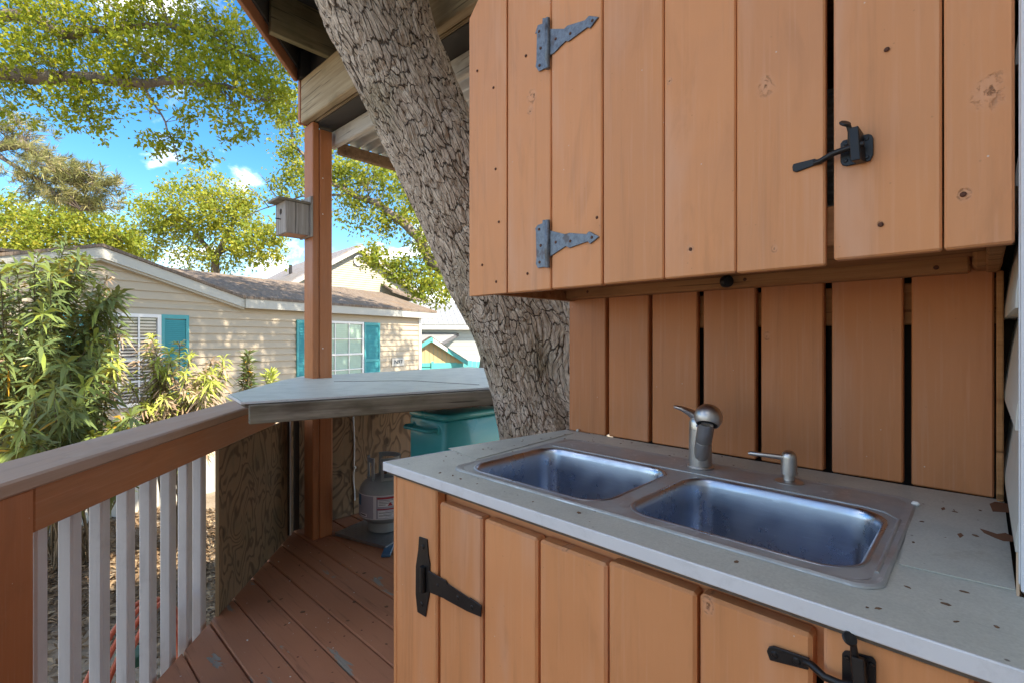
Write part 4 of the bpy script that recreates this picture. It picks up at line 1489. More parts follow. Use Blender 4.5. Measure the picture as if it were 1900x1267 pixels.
q = np.stack([idx[:-1], np.roll(idx, -1, 1)[:-1], np.roll(idx, -1, 1)[1:], idx[1:]], -1).reshape(-1, 4)
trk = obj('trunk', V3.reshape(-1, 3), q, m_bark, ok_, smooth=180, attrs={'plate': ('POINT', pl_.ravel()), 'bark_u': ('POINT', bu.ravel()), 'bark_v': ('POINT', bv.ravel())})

# ================================================================== birdhouse
bh = thing('birdhouse', 'small grey weathered birdhouse fixed to the porch post', 'birdhouse', (-3.02, 1.25, 1.9))
# fixed to the -Y face of the post: box pointing towards -Y
BW, BD = 0.115, 0.17
bx0, bx1 = -3.065, -2.918
by1, by0 = 1.268, 1.126
z0b, z1b = 1.838, 2.022
box('back_plate', bx0 - 0.002, bx1 + 0.014, by1, by1 + 0.014, 1.832, 2.075, m_grey_z, bh, 0.002)
box('side', bx1 - 0.014, bx1, by0 + 0.0145, by1 - 0.0005, z0b, z1b, m_grey_z, bh, 0.0015)
box('side', bx0, bx0 + 0.014, by0 + 0.0145, by1 - 0.0005, z0b, z1b, m_grey_z, bh, 0.0015)
hole = [((bx0 + bx1) / 2 + 0.019 * math.cos(R(a)), 1.968 + 0.019 * math.sin(R(a))) for a in range(0, 360, 20)]
bm = bmesh.new()
lo_ = []
for pl_2 in ([(bx0, z0b), (bx1, z0b), (bx1, z1b), (bx0, z1b)], hole):
    vv = [bm.verts.new((x, by0, z_)) for x, z_ in pl_2]
    lo_.append(vv)
    for i in range(len(vv)):
        bm.edges.new((vv[i], vv[(i + 1) % len(vv)]))
bmesh.ops.triangle_fill(bm, use_beauty=True, use_dissolve=False, edges=bm.edges[:])
ex = bmesh.ops.extrude_face_region(bm, geom=bm.faces[:])
for g in ex['geom']:
    if isinstance(g, bmesh.types.BMVert):
        g.co.y += 0.014
bmesh.ops.recalc_face_normals(bm, faces=bm.faces[:])
bm.verts.index_update()
obj('front', [v.co.copy() for v in bm.verts], [[v.index for v in f.verts] for f in bm.faces], m_grey_z, bh)
bm.free()
box('floor', bx0 + 0.0145, bx1 - 0.0145, by0 + 0.015, by1 - 0.001, z0b + 0.002, z0b + 0.014, m_post, bh, 0.001)
bar('lid', ((bx0 + bx1) / 2, by0 - 0.045, 2.030), ((bx0 + bx1) / 2, by1 - 0.001, 2.030), 0.175, 0.013, m_grey_x, bh, 0.002)
tube('perch', [((bx0 + bx1) / 2, by0 + 0.004, 1.925), ((bx0 + bx1) / 2, by0 - 0.03, 1.925)], 0.0035, m_bar_dark, bh, 8)

# ================================================================== teal patio cooler
TEAL = (0.05, 0.47, 0.51)
m_teal = plain('teal_enamel', TEAL, 0.32, 0, 0.05, 3, 0.02, coat=0.3)
co = thing('patio_cooler', 'teal metal patio cooler on legs under the bar', 'cooler', (-2.15, 1.95, 0))
cx0, cx1, cy0, cy1 = -2.315, -1.985, 1.56, 2.32


def rbox(name, x0, x1, y0, y1, z0, z1, r, mat, parent, e=0.006):
    L = []
    for off, z_ in ((e, z0), (0, z0 + e), (0, z1 - e), (e * 0.4, z1 - e * 0.3), (e, z1)):
        L.append([Vector((x, y, z_)) for x, y in rrect(x0 + off, x1 - off, y0 + off, y1 - off, max(r - off, 0.004), 6)])
    vs, fs = loft(L)
    n = len(L[0])
    fs = [f[::-1] for f in fs] + [list(range(n))[::-1], [4 * n + k for k in range(n)]]
    return obj(name, vs, fs, mat, parent, smooth=40)


rbox('body', cx0, cx1, cy0, cy1, 0.42, 0.79, 0.035, m_teal, co)
ldc = rbox('lid', cx0 - 0.006, cx1 + 0.006, cy0 - 0.006, cy1 + 0.006, 0.793, 0.828, 0.04, m_teal, co, 0.010)
box('lid_split', cx0 - 0.004, cx1 + 0.0075, 1.975, 1.982, 0.795, 0.830, m_bar_dark, ldc, 0.001)
hz = 0.745
tube('handle', [(cx0 + 0.05, cy0 + 0.004, hz), (cx0 + 0.05, cy0 - 0.05, hz + 0.002), (cx0 + 0.065, cy0 - 0.062, hz), (cx1 - 0.075, cy0 - 0.062, hz), (cx1 - 0.06, cy0 - 0.05, hz), (cx1 - 0.06, cy0 + 0.004, hz)], 0.011, m_teal, co, 12)
for x in (cx0 + 0.05, cx1 - 0.06):
    lathe('handle_bracket', [(0.024, 0), (0.023, 0.004), (0.018, 0.006), (0.0001, 0.006)], (x, cy0, hz), m_teal, co, (0, -1, 0), 16)
for (x, y) in ((cx0 + 0.03, cy0 + 0.04), (cx1 - 0.03, cy0 + 0.04), (cx0 + 0.03, cy1 - 0.04), (cx1 - 0.03, cy1 - 0.04)):
    bar('leg', (x, y, 0.425), (x, y, 0.004), 0.03, 0.03, m_teal, co, 0.004, up=(1, 0, 0))
box('tray', cx0 + 0.04, cx1 - 0.04, cy0 + 0.06, cy1 - 0.06, 0.15, 0.165, m_teal, co)

# ================================================================== propane tank on a tread plate
TPX, TPY = -2.735, 1.665
pt = thing('propane_tank', 'grey propane tank with a warning label on a metal plate', 'gas bottle', (TPX, TPY, 0.03))
m_grey = plain('grey_tank_paint', (0.30, 0.32, 0.33), 0.42, 0, 0.08, 5, 0.05, dirt=0.25, dirtc=(0.18, 0.16, 0.13))
r0 = 0.153
prof = [(0.0001, 0.035)] + [(r0 * math.sin(R(a)), 0.115 - 0.08 * math.cos(R(a))) for a in range(15, 91, 15)] + [(r0, 0.23)] + [(r0 * math.cos(R(a)), 0.235 + 0.105 * math.sin(R(a))) for a in range(8, 89, 9)] + [(0.0001, 0.34)]
lathe('vessel', prof, (TPX, TPY, 0.028), m_grey, pt, n=48, smooth=60)
lathe('foot_ring', [(0.102, 0.0), (0.102, 0.055), (0.099, 0.055), (0.099, 0.0), (0.102, 0.0)], (TPX, TPY, 0.0285), m_grey, pt, n=40)
lathe('valve', [(0.018, 0), (0.018, 0.03), (0.024, 0.032), (0.024, 0.06), (0.010, 0.062), (0.010, 0.075), (0.022, 0.077), (0.022, 0.09), (0.0001, 0.091)], (TPX, TPY, 0.362), m_rust, pt, n=20)


def arc_plate(name, a0, a1, r, z0, z1, t, mat, parent, n=10, c=(TPX, TPY)):
    vs, fs = [], []
    for i in range(n + 1):
        a = R(a0 + (a1 - a0) * i / n)
        for rr, zz in ((r, z0), (r + t, z0), (r + t, z1), (r, z1)):
            vs.append((c[0] + rr * math.cos(a), c[1] + rr * math.sin(a), zz))
    for i in range(n):
        for k in range(4):
            fs.append([i * 4 + k, (i + 1) * 4 + k, (i + 1) * 4 + (k + 1) % 4, i * 4 + (k + 1) % 4])
    fs += [[0, 1, 2, 3], [n * 4 + 3, n * 4 + 2, n * 4 + 1, n * 4]]
    return obj(name, vs, [f[::-1] for f in fs], mat, parent, smooth=40)


# collar: two curved guards, each a hoop of uprights and a hand-hold bar
VA = math.degrees(math.atan2(-TPY, -TPX))          # bearing towards the deck entrance
for gk, (ga, gb) in enumerate(((VA - 108, VA - 38), (VA - 12, VA + 62), (VA + 100, VA + 200))):
    ctop = arc_plate('collar', ga, gb, 0.092, 0.455, 0.482, 0.012, m_grey, pt, 14)
    for aa in (ga, gb - 11):
        arc_plate('collar_upright', aa, aa + 11, 0.092, 0.335, 0.4552, 0.0115, m_grey, ctop, 4)
    arc_plate('collar_base', ga, gb, 0.0925, 0.345, 0.365, 0.011, m_grey, ctop, 10)
lab_w = plain('label_lavender', (0.36, 0.36, 0.44), 0.4)
lab_white = plain('label_white', (0.68, 0.68, 0.72), 0.4)
lab_red = plain('label_red', (0.42, 0.035, 0.05), 0.4)
lab_blue = plain('label_blue', (0.02, 0.14, 0.30), 0.4)
lab_ink = plain('label_ink', (0.03, 0.03, 0.05), 0.5)
rl0 = r0 + 0.0006
lb = arc_plate('label', VA - 82, VA + 60, rl0, 0.128, 0.272, 0.0006, lab_white, pt, 40)


def deco(nm, a0, a1, z0, z1, mat, lift):
    return arc_plate(nm, VA + a0, VA + a1, rl0 + 0.0006 + lift * 0.0004, z0, z1, 0.0003, mat, lb, max(2, int(abs(a1 - a0) / 4)))


deco('label_panel', -78, -25, 0.132, 0.266, lab_w, 0)
deco('label_panel', -80, -62, 0.20, 0.266, lab_blue, 1)
deco('label_panel', -18, 26, 0.132, 0.266, lab_w, 0)
deco('label_panel', 31, 58, 0.132, 0.266, lab_w, 0)
deco('label_stripe', -16, 24, 0.251, 0.262, lab_red, 1)
deco('label_stripe', -16, 24, 0.186, 0.193, lab_red, 1)
deco('label_box', -14, 22, 0.206, 0.248, lab_white, 1)
deco('label_box', -14, 22, 0.136, 0.183, lab_white, 1)
deco('label_box', -66, -42, 0.139, 0.157, lab_white, 1)
deco('lettering_line', -63, -45, 0.145, 0.152, lab_ink, 2)
for i, (a0, a1) in enumerate(((-12, 20), (-12, 12), (-12, 18), (-12, 3))):
    deco('lettering_line', a0, a1, 0.242 - i * 0.009, 0.2445 - i * 0.009, lab_ink, 2)
for i, (a0, a1) in enumerate(((2, 20), (-12, 20), (-2, 20), (-12, 16), (2, 20))):
    deco('lettering_line', a0, a1, 0.176 - i * 0.0085, 0.179 - i * 0.0085, lab_ink if i % 2 else lab_w, 2)
for i in range(6):
    deco('warning_triangle', 13 - (5.5 - i * 0.9), 13 + (5.5 - i * 0.9), 0.209 + i * 0.0035, 0.2125 + i * 0.0035, lab_red, 2)

tp = thing('tread_plate', 'square of diamond tread metal under the propane tank', 'metal plate', (TPX, TPY, 0))
m_tread = plain('tread_metal', (0.32, 0.32, 0.33), 0.4, 0.8, 0.2, 15, 0.1, dirt=0.4, dirtc=(0.13, 0.09, 0.06))
prot = R(15)
pc, ps = math.cos(prot), math.sin(prot)
def tpp(u, v_, z_):
    return Vector((TPX + u * pc - v_ * ps, TPY + u * ps + v_ * pc, z_))
prism('plate', [tpp(u, v_, 0.004) for u, v_ in ((-0.21, -0.21), (0.21, -0.21), (0.21, 0.21), (-0.21, 0.21))], (0, 0, 0.02), m_tread, tp, 0.002)
tv, tf = [], []
for i in range(15):
    for j in range(15):
        u, v_ = -0.19 + i * 0.0272, -0.19 + j * 0.0272
        a = 0.0105
        w = 0.0032
        d = ((a, w), (a, -w)) if (i + j) % 2 else ((w, a), (-w, a))
        dirv = (0.707, 0.707) if (i + j) % 2 else (-0.707, 0.707)
        nrm_ = (-dirv[1], dirv[0])
        k0 = len(tv)
        for su, sn in ((-a, 0), (0, -w), (a, 0), (0, w)):
            tv.append(tpp(u + dirv[0] * su + nrm_[0] * sn, v_ + dirv[1] * su + nrm_[1] * sn, 0.0241))
        tv.append(tpp(u, v_, 0.0268))
        tf += [[k0, k0 + 1, k0 + 4], [k0 + 1, k0 + 2, k0 + 4], [k0 + 2, k0 + 3, k0 + 4], [k0 + 3, k0, k0 + 4]]
tag(obj('tread_lugs', tv, tf, m_tread, tp), None, None, None, 'stuff')
p_ = on_z(722, 1022, 0.0)
bs = bar('blue_shim', p_ + Vector((-0.09, 0.07, 0.009)), p_ + Vector((0.06, -0.06, 0.009)), 0.05, 0.014, plain('blue_plastic', (0.03, 0.10, 0.19), 0.4), None, 0.003)
tag(bs, 'flat blue plastic piece on the deck by the tread plate', 'plastic piece')

# ================================================================== garden hose
hs = thing('garden_hose', 'orange garden hose coiled below the railing', 'hose', rail_pt(2.1, -1.28, GZ))
m_hose = plain('orange_hose_rubber', (0.50, 0.10, 0.04), 0.45)
pth = []
for i in range(150):
    a = i / 150 * 2 * math.pi * 3.3
    k = a / (2 * math.pi)
    pth.append(rail_pt(2.09 + (0.27 + 0.02 * k) * math.cos(a + 1.2), -1.235 - 0.030 * k + 0.02 * math.sin(a * 2), -0.20 + 0.34 * math.sin(a + 1.2) + 0.015 * math.sin(3 * a)))
tube('coil', pth, 0.0095, m_hose, hs, 10, 180)
end = pth[-1]
tail = [end.lerp(rail_pt(1.7, -1.6, GZ + 0.015), f) + Vector((0, 0, -0.10 * math.sin(f * 3.14))) for f in [i / 12 for i in range(1, 13)]]
tube('tail', [end] + tail, 0.0095, m_hose, hs, 10, 180)
box('hanger', *sorted((rail_pt(2.0, -1.19, 0).x, rail_pt(2.0, -1.33, 0).x)), *sorted((rail_pt(2.0, -1.19, 0).y, rail_pt(2.0, -1.33, 0).y)), -0.02, 0.02, plain('green_hanger', (0.02, 0.12, 0.08), 0.5), hs)

# ================================================================== neighbour's cottage
CREAM = (0.44, 0.365, 0.265)
m_cream = plain('cream_vinyl_siding', CREAM, 0.5, var=0.06, nscale=1.5, bump=0.05, dirt=0.15, dirtc=mulc(CREAM, 0.75))
m_frieze = plain('pale_frieze', (0.44, 0.43, 0.385), 0.5, var=0.05, nscale=1.2, dirt=0.2, dirtc=(0.42, 0.40, 0.34))
m_wtrim = plain('white_trim', (0.74, 0.73, 0.71), 0.5, var=0.05)
m_shut = plain('teal_shutter', (0.045, 0.31, 0.33), 0.5, var=0.08, nscale=4)
m_blind = plain('white_blind', (0.62, 0.62, 0.60), 0.5)
m_blind_g = plain('pale_green_blind', (0.36, 0.52, 0.42), 0.5)
m_dark_room = plain('dark_room', (0.03, 0.03, 0.035), 0.9)


def glass():
    m, N = new_mat('window_glass')
    n1 = N.noise(obj_coords(N, (1, 1, 1)), 1.3, 2)
    g = N.t.nodes.new('ShaderNodeBsdfGlossy')
    g.inputs['Roughness'].default_value = 0.03
    N.t.links.new(N.bump(n1, 0.05, 0.02), g.inputs['Normal'])
    t = N.t.nodes.new('ShaderNodeBsdfTransparent')
    lw = N.n('ShaderNodeLayerWeight', out=1, Blend=0.5)
    fr_ = N.math('ADD', N.math('MULTIPLY', N.math('POWER', lw, 4.0), 0.5), 0.03)
    mx = N.t.nodes.new('ShaderNodeMixShader')
    N.t.links.new(fr_, mx.inputs[0])
    N.t.links.new(t.outputs[0], mx.inputs[1])
    N.t.links.new(g.outputs[0], mx.inputs[2])
    o = N.t.nodes.new('ShaderNodeOutputMaterial')
    N.t.links.new(mx.outputs[0], o.inputs[0])
    return m


m_glass = glass()


def shingle(name, lo, hi, sc_=1.0):
    m, N = new_mat(name)
    v = N.n('ShaderNodeTexCoord', out=3)
    br = N.n('ShaderNodeTexBrick', out=0, props={'offset': 0.5}, Vector=N.vmath('MULTIPLY', v, (3.0 * sc_, 7.0 * sc_, 7.0 * sc_)), Color1=lo, Color2=hi, Mortar=mulc(lo, 0.4), Scale=1.0, Mortar_Size=0.02)
    n1 = N.noise(v, 2.2, 5, 0.65)
    n2 = N.noise(v, 60, 3, 0.7)
    c = N.mix(0.5, br, N.mix(n2, lo, hi))
    c = N.mix(N.smooth(n1, 0.5, 0.72, 0, 0.6), c, (0.23, 0.14, 0.07))
    finish(N, c, 0.9, 0, N.bump(n2, 0.4, 0.01), 0.2)
    return m


m_shingle = shingle('brown_grey_shingles', (0.12, 0.09, 0.07), (0.27, 0.215, 0.175))
m_shingle_g = shingle('grey_shingles', (0.19, 0.18, 0.19), (0.33, 0.32, 0.33))

HP, HT, HN = Vector((-9.8813, 1.5791, 0)), Vector((-0.27111, 0.96255, 0)), Vector((0.96255, 0.27111, 0))


def H(s, o_, z):
    return HP + HT * s + HN * o_ + Vector((0, 0, z))


HR = math.atan2(HT.y, HT.x)


def hbox(name, s0, s1, o0, o1, z0, z1, mat, parent):
    v = [H(s, o_, z) for s in (s0, s1) for o_ in (o0, o1) for z in (z0, z1)]
    f = [[0, 1, 3, 2], [4, 6, 7, 5], [0, 4, 5, 1], [2, 3, 7, 6], [0, 2, 6, 4], [1, 5, 7, 3]]
    return obj(name, v, [q_[::-1] for q_ in f], mat, parent, HR)


ho = thing('cottage', 'cream clapboard cottage with teal shutters and a brown shingle roof', 'house', H(3, -2, GZ))
SL, SR = -5.2, 7.0
PK, PKZ, GS = -0.65, 2.60, 0.28          # gable peak, height, slope
def gable_z(s):
    return PKZ - GS * abs(s - PK)
# wall core
core = [(SL, GZ), (SR, GZ), (SR, 1.80), (PK + (PKZ - 0.19 - 1.80) / GS, 1.80), (PK, PKZ - 0.19), (PK - (PKZ - 0.19 - 1.80) / GS, 1.80), (SL, 1.80)]
prism('wall', [H(s, 0, z) for s, z in core], -HN * 4.3, m_cream, ho)
ex_ = 0.138
z = -0.90
while z < 2.36:
    zt = min(z + ex_ + 0.012, 2.40)
    def ends(zz):
        if zz <= 1.80:
            return SL, SR - 0.06
        h = (PKZ - 0.19 - zz) / GS
        return PK - h, PK + h
    (a0, a1), (b0_, b1_) = ends(z + 0.001), ends(zt)
    if z < 1.80 and zt > 1.80:
        zt = 1.80
        b0_, b1_ = SL, SR - 0.06
    pr = [(0.020, z), (0.0205, z + 0.012), (0.004, zt)]
    vs2 = [H(a0, 0.002, z), H(a0, 0.030, z), H(a0, 0.0305, z + 0.010), H(b0_, 0.004, zt), H(b0_, 0.002, zt),
           H(a1, 0.002, z), H(a1, 0.030, z), H(a1, 0.0305, z + 0.010), H(b1_, 0.004, zt), H(b1_, 0.002, zt)]
    fs2 = [[i, (i + 1) % 5, 5 + (i + 1) % 5, 5 + i] for i in range(5)] + [[4, 3, 2, 1, 0], [5, 6, 7, 8, 9]]
    obj('clapboard', vs2, fs2, m_cream, ho, HR)
    z += ex_
# skirting boards under the siding
s = SL
while s < SR:
    if -2.6 < s < 3.0:
        hbox('skirting_board', s, s + 0.142, 0.004, 0.024 + rnd.uniform(0, 0.004), GZ, -0.905, m_frieze, ho)
    s += 0.15
hbox('corner_trim', SR - 0.055, SR + 0.035, 0.003, 0.05, GZ, 1.80, m_wtrim, ho)
# frieze boards and gable fascia
hbox('frieze', PK + 2.25, SR + 0.56, 0.03, 0.20, 1.80, 1.975, m_frieze, ho)
GE = 2.27
for sg_ in (-1, 1):
    pts = [H(PK, 0.12, PKZ - 0.005), H(PK + sg_ * GE, 0.12, PKZ - GS * GE), H(PK + sg_ * GE, 0.12, PKZ - GS * GE - 0.165), H(PK, 0.12, PKZ - 0.17)]
    prism('fascia', pts, HN * 0.04, m_frieze, ho)
    pts = [H(PK, 0.004, PKZ - 0.165), H(PK + sg_ * GE, 0.004, PKZ - GS * GE - 0.16), H(PK + sg_ * GE, 0.004, PKZ - GS * GE - 0.195), H(PK, 0.004, PKZ - 0.20)]
    prism('soffit', pts, HN * 0.115, m_frieze, ho)
    # gable roof planes
    pts = [H(PK - sg_ * 0.0, 0.19, PKZ + 0.0), H(PK + sg_ * 2.35, 0.19, PKZ - GS * 2.35), H(PK + sg_ * 2.35, -3.2, PKZ - GS * 2.35), H(PK, -3.2, PKZ)]
    prism('roof', pts, (0, 0, 0.045), m_shingle, ho)
# main roof: front slope, back slope
RB, RZ2 = -2.0, 2.64
for (o0, z0_, o1, z1_) in ((0.22, 1.975, RB, RZ2), (-4.5, 1.86, RB, RZ2)):
    pts = [H(1.62 if o0 > 0 else SL, o0, z0_), H(SR + 0.57, o0, z0_), H(SR + 0.57, o1, z1_), H(-0.6 if o0 > 0 else SL, o1, z1_)]
    prism('roof', pts, (0, 0, 0.05), m_shingle, ho)
pts = [H(SR, -0.02, 1.80), H(SR, RB, RZ2 - 0.03), H(SR, -4.28, 1.80)]
prism('gable_end', pts, HT * -0.05, m_cream, ho)


def window(s0, s1, z0, z1, blind_m, nx, nz_, label, closed=False):
    w = hbox('window', s0, s1, 0.0315, 0.034, z0, z1, m_dark_room, ho)
    tag(w, label)
    f = 0.055
    fr_geo = []
    for (a, b_, c, d) in ((s0 - f, s0, z0 - f, z1 + f), (s1, s1 + f, z0 - f, z1 + f), (s0, s1, z1, z1 + f), (s0, s1, z0 - f, z0)):
        v = [H(s, o_, z) for s in (a, b_) for o_ in (0.0325, 0.075) for z in (c, d)]
        fr_geo.append((v, [[0, 2, 3, 1], [4, 5, 7, 6], [0, 1, 5, 4], [2, 6, 7, 3], [0, 4, 6, 2], [1, 3, 7, 5]]))
    vs, fs = join_geo(*fr_geo)
    obj('window_frame', vs, fs, m_wtrim, w, HR)
    # blind slats
    geo = []
    zz = z0 + 0.03
    while zz < z1 - 0.03:
        v = [H(s, o_, z_) for s in (s0 + 0.01, s1 - 0.01) for o_, z_ in ((0.036, zz), (0.046 - (0.007 if closed else 0), zz + (0.056 if closed else 0.024)), (0.047 - (0.007 if closed else 0), zz + (0.058 if closed else 0.026)), (0.037 + (0.008 if closed else 0), zz + 0.002))]
        geo.append((v, [[0, 1, 2, 3], [4, 7, 6, 5], [0, 4, 5, 1], [1, 5, 6, 2], [2, 6, 7, 3], [3, 7, 4, 0]]))
        zz += 0.052
    vs, fs = join_geo(*geo)
    tag(obj('blind', vs, fs, blind_m, w, HR), None, None, None, 'stuff')
    hbox('pane', s0, s1, 0.054, 0.056, z0, z1, m_glass, w)
    for i in range(1, nx):
        s = s0 + (s1 - s0) * i / nx
        hbox('muntin', s - 0.012, s + 0.012, 0.057, 0.070, z0, z1, m_wtrim, w)
    for i in range(1, nz_):
        z = z0 + (z1 - z0) * i / nz_
        hbox('muntin', s0, s1, 0.0575, 0.0715 + (0.006 if i == nz_ // 2 else 0), z - (0.012 if i != nz_ // 2 else 0.022), z + (0.012 if i != nz_ // 2 else 0.022), m_wtrim, w)


def shutter(s0, s1, z0, z1):
    f = 0.05
    geo = []
    for (a, b_, c, d) in ((s0, s0 + f, z0, z1), (s1 - f, s1, z0, z1), (s0 + f, s1 - f, z1 - 0.07, z1), (s0 + f, s1 - f, z0, z0 + 0.07), (s0 + f, s1 - f, (z0 + z1) / 2 - 0.19, (z0 + z1) / 2 - 0.13)):
        v = [H(s, o_, z) for s in (a, b_) for o_ in (0.0315, 0.060) for z in (c, d)]
        geo.append((v, [[0, 2, 3, 1], [4, 5, 7, 6], [0, 1, 5, 4], [2, 6, 7, 3], [0, 4, 6, 2], [1, 3, 7, 5]]))
    vs, fs = join_geo(*geo)
    sh = obj('shutter', vs, fs, m_shut, ho, HR)
    geo = []
    zz = z0 + 0.075
    while zz < z1 - 0.10:
        v = [H(s, o_, z_) for s in (s0 + f, s1 - f) for o_, z_ in ((0.034, zz + 0.036), (0.054, zz + 0.004), (0.054, zz), (0.034, zz + 0.03))]
        geo.append((v, [[0, 3, 2, 1], [4, 5, 6, 7], [0, 1, 5, 4], [1, 2, 6, 5], [2, 3, 7, 6], [3, 0, 4, 7]]))
        zz += 0.034
    vs, fs = join_geo(*geo)
    tag(obj('louvres', vs, fs, m_shut, sh, HR), None, None, None, 'stuff')


window(-0.66, 0.145, 0.19, 1.56, m_blind, 3, 4, 'white-framed window with raised white blinds')
shutter(0.21, 0.645, 0.10, 1.62)
shutter(-1.08, -0.725, 0.10, 1.60)
window(3.44, 4.71, 0.12, 1.57, m_blind_g, 3, 4, 'white-framed window with closed pale green blinds', True)
shutter(4.80, 5.345, 0.05, 1.62)
shutter(2.84, 3.37, 0.05, 1.62)

sg = thing('house_number_sign', 'small grey plaque reading N97 on the cream cottage wall', 'sign', H(6.05, 0.03, 0.47))
hbox('plaque', 5.80, 6.31, 0.032, 0.046, 0.475, 0.70, plain('grey_plaque', (0.30, 0.29, 0.26), 0.6), sg)
m_ink = plain('black_lettering', (0.01, 0.01, 0.01), 0.6)
hbox('plaque_border', 5.815, 6.295, 0.0465, 0.048, 0.49, 0.685, plain('pale_plaque_face', (0.52, 0.50, 0.45), 0.6), sg)
text('lettering', 'N97', 0.15, H(6.055, 0.0495, 0.585), (R(90), 0, math.atan2(HN.x, -HN.y) ), m_ink, sg, 0.001, 1.25)

# ================================================================== grey-roofed house behind
g2 = thing('gabled_house', 'tall beige gabled house with a round attic vent behind the cottage', 'house', at(640, 628, 27))
m_beige2 = plain('beige_far_siding', (0.36, 0.335, 0.26), 0.5, var=0.05, nscale=1)
P2 = at(665, 458, 26.0)
A2 = R(47) + 0.0
d_back = Vector((_F[0] * math.cos(R(43)) - _R[0] * math.sin(R(43)), _F[1] * math.cos(R(43)) - _R[1] * math.sin(R(43)), 0))   # ridge runs away to the left
d_side = Vector((d_back.y, -d_back.x, 0))                                                                                   # along the gable wall, to the right
def G2(u, w, z):
    return Vector((P2.x, P2.y, 0)) + d_side * u + d_back * w + Vector((0, 0, z))
ZPK = P2.z
SLP = 0.62
HWD = 4.1
wall_z = ZPK - 0.25
outl = [(-HWD, GZ), (HWD, GZ), (HWD, wall_z - SLP * HWD), (0, wall_z), (-HWD, wall_z - SLP * HWD)]
prism('wall', [G2(u, 0, z) for u, z in outl], d_back * 9, m_beige2, g2)
geo = []
zz = 1.0
while zz < wall_z - 0.05:
    zt = zz + 0.115
    hwd = HWD if zt < wall_z - SLP * HWD else (wall_z - zt) / SLP
    if hwd > 0.05:
        v = [G2(u, o_, z_) for u in (-hwd, hwd) for o_, z_ in ((-0.002, zz), (-0.03, zz), (-0.004, zt), (-0.002, zt))]
        geo.append((v, [[0, 1, 2, 3], [7, 6, 5, 4], [0, 4, 5, 1], [1, 5, 6, 2], [2, 6, 7, 3]]))
    zz += 0.115
vs, fs = join_geo(*geo)
tag(obj('siding_courses', vs, fs, m_beige2, g2), None, None, None, 'stuff')
for sg_ in (-1, 1):
    e = HWD + 0.5
    prism('roof', [G2(0, -0.35, ZPK), G2(sg_ * e, -0.35, ZPK - SLP * e), G2(sg_ * e, 9.3, ZPK - SLP * e), G2(0, 9.3, ZPK)], (0, 0, 0.1), m_shingle_g, g2)
    prism('rake_board', [G2(0, -0.37, ZPK + 0.02), G2(sg_ * e, -0.37, ZPK - SLP * e + 0.02), G2(sg_ * e, -0.37, ZPK - SLP * e - 0.20), G2(0, -0.37, ZPK - 0.22)], d_back * 0.05, m_frieze, g2)
vc = G2(0, -0.05, ZPK - 0.75)
lathe('attic_vent', [(0.30, 0), (0.30, 0.05), (0.22, 0.05), (0.22, 0.0)], vc, m_wtrim, g2, tuple(-d_back), 28)
lathe('vent_louvre', [(0.22, 0.01), (0.0001, 0.012)], vc, plain('vent_grey', (0.30, 0.28, 0.24), 0.7), g2, tuple(-d_back), 24)
bx = [(2.2, ZPK - 2.6), (3.0, ZPK - 2.1), (3.7, ZPK - 2.6)]
prism('dormer_roof', [G2(1.3, -1.3, ZPK - 2.45), G2(3.4, -1.3, ZPK - 2.95), G2(3.4, -0.05, ZPK - 2.55), G2(1.3, -0.05, ZPK - 1.95)], (0, 0, 0.1), m_shingle, g2)
prism('bay_wall', [G2(1.5, -1.1, 0), G2(3.2, -1.1, 0), G2(3.2, -0.04, 0), G2(1.5, -0.04, 0)], (0, 0, ZPK - 2.95), m_beige2, g2)
prism('bay_window', [G2(2.3, -1.13, 1.2), G2(3.0, -1.13, 1.2), G2(3.0, -1.13, 2.8), G2(2.3, -1.13, 2.8)], d_back * 0.02, m_wtrim, g2)
pv = G2(-2.3, 3.5, ZPK - SLP * 2.3 + 0.1)
tube('roof_pipe', [pv, pv + Vector((0, 0, 0.5))], 0.09, m_dark_room, g2, 10)

# ================================================================== white house with a metal roof
w3 = thing('white_house', 'white house with a ribbed metal roof past the cottage corner', 'house', at(830, 628, 23))
m_white_h = plain('white_far_siding', (0.42, 0.45, 0.44), 0.5, var=0.04, nscale=1)
m_metal = plain('ribbed_metal_roof', (0.42, 0.43, 0.44), 0.42, 0.35, 0.25, 1.5, 0.05, dirt=0.4, dirtc=(0.22, 0.20, 0.18))
P3 = at(770, 640, 23)
d3 = Vector((_R[0] * 0.97 + _F[0] * 0.24, _R[1] * 0.97 + _F[1] * 0.24, 0))
b3 = Vector((-d3.y, d3.x, 0))
def G3(u, w, z):
    return Vector((P3.x, P3.y, 0)) + d3 * u + b3 * w + Vector((0, 0, z))
ze = EYE + (628 - 603) / 905 * 23
prism('wall', [G3(-1, 0, GZ), G3(7, 0, GZ), G3(7, 6, GZ), G3(-1, 6, GZ)], (0, 0, ze - GZ - 0.05), m_white_h, w3)
zr = ze + 1.25
prism('eave_board', [G3(-1.3, -0.42, ze - 0.22), G3(7.3, -0.42, ze - 0.22), G3(7.3, -0.42, ze), G3(-1.3, -0.42, ze)], b3 * 0.05, m_wtrim, w3)
prism('roof', [G3(-1.3, -0.45, ze), G3(7.3, -0.45, ze), G3(7.3, 2.9, zr), G3(-1.3, 2.9, zr)], (0, 0, 0.05), m_metal, w3)
prism('roof', [G3(-1.3, 6.2, ze), G3(7.3, 6.2, ze), G3(7.3, 2.9, zr), G3(-1.3, 2.9, zr)], (0, 0, 0.05), m_metal, w3)
u = -1.2
while u < 5:
    bar('rib', G3(u, -0.44, ze + 0.062), G3(u, 2.9, zr + 0.062), 0.05, 0.03, m_metal, w3, 0.004)
    u += 0.23
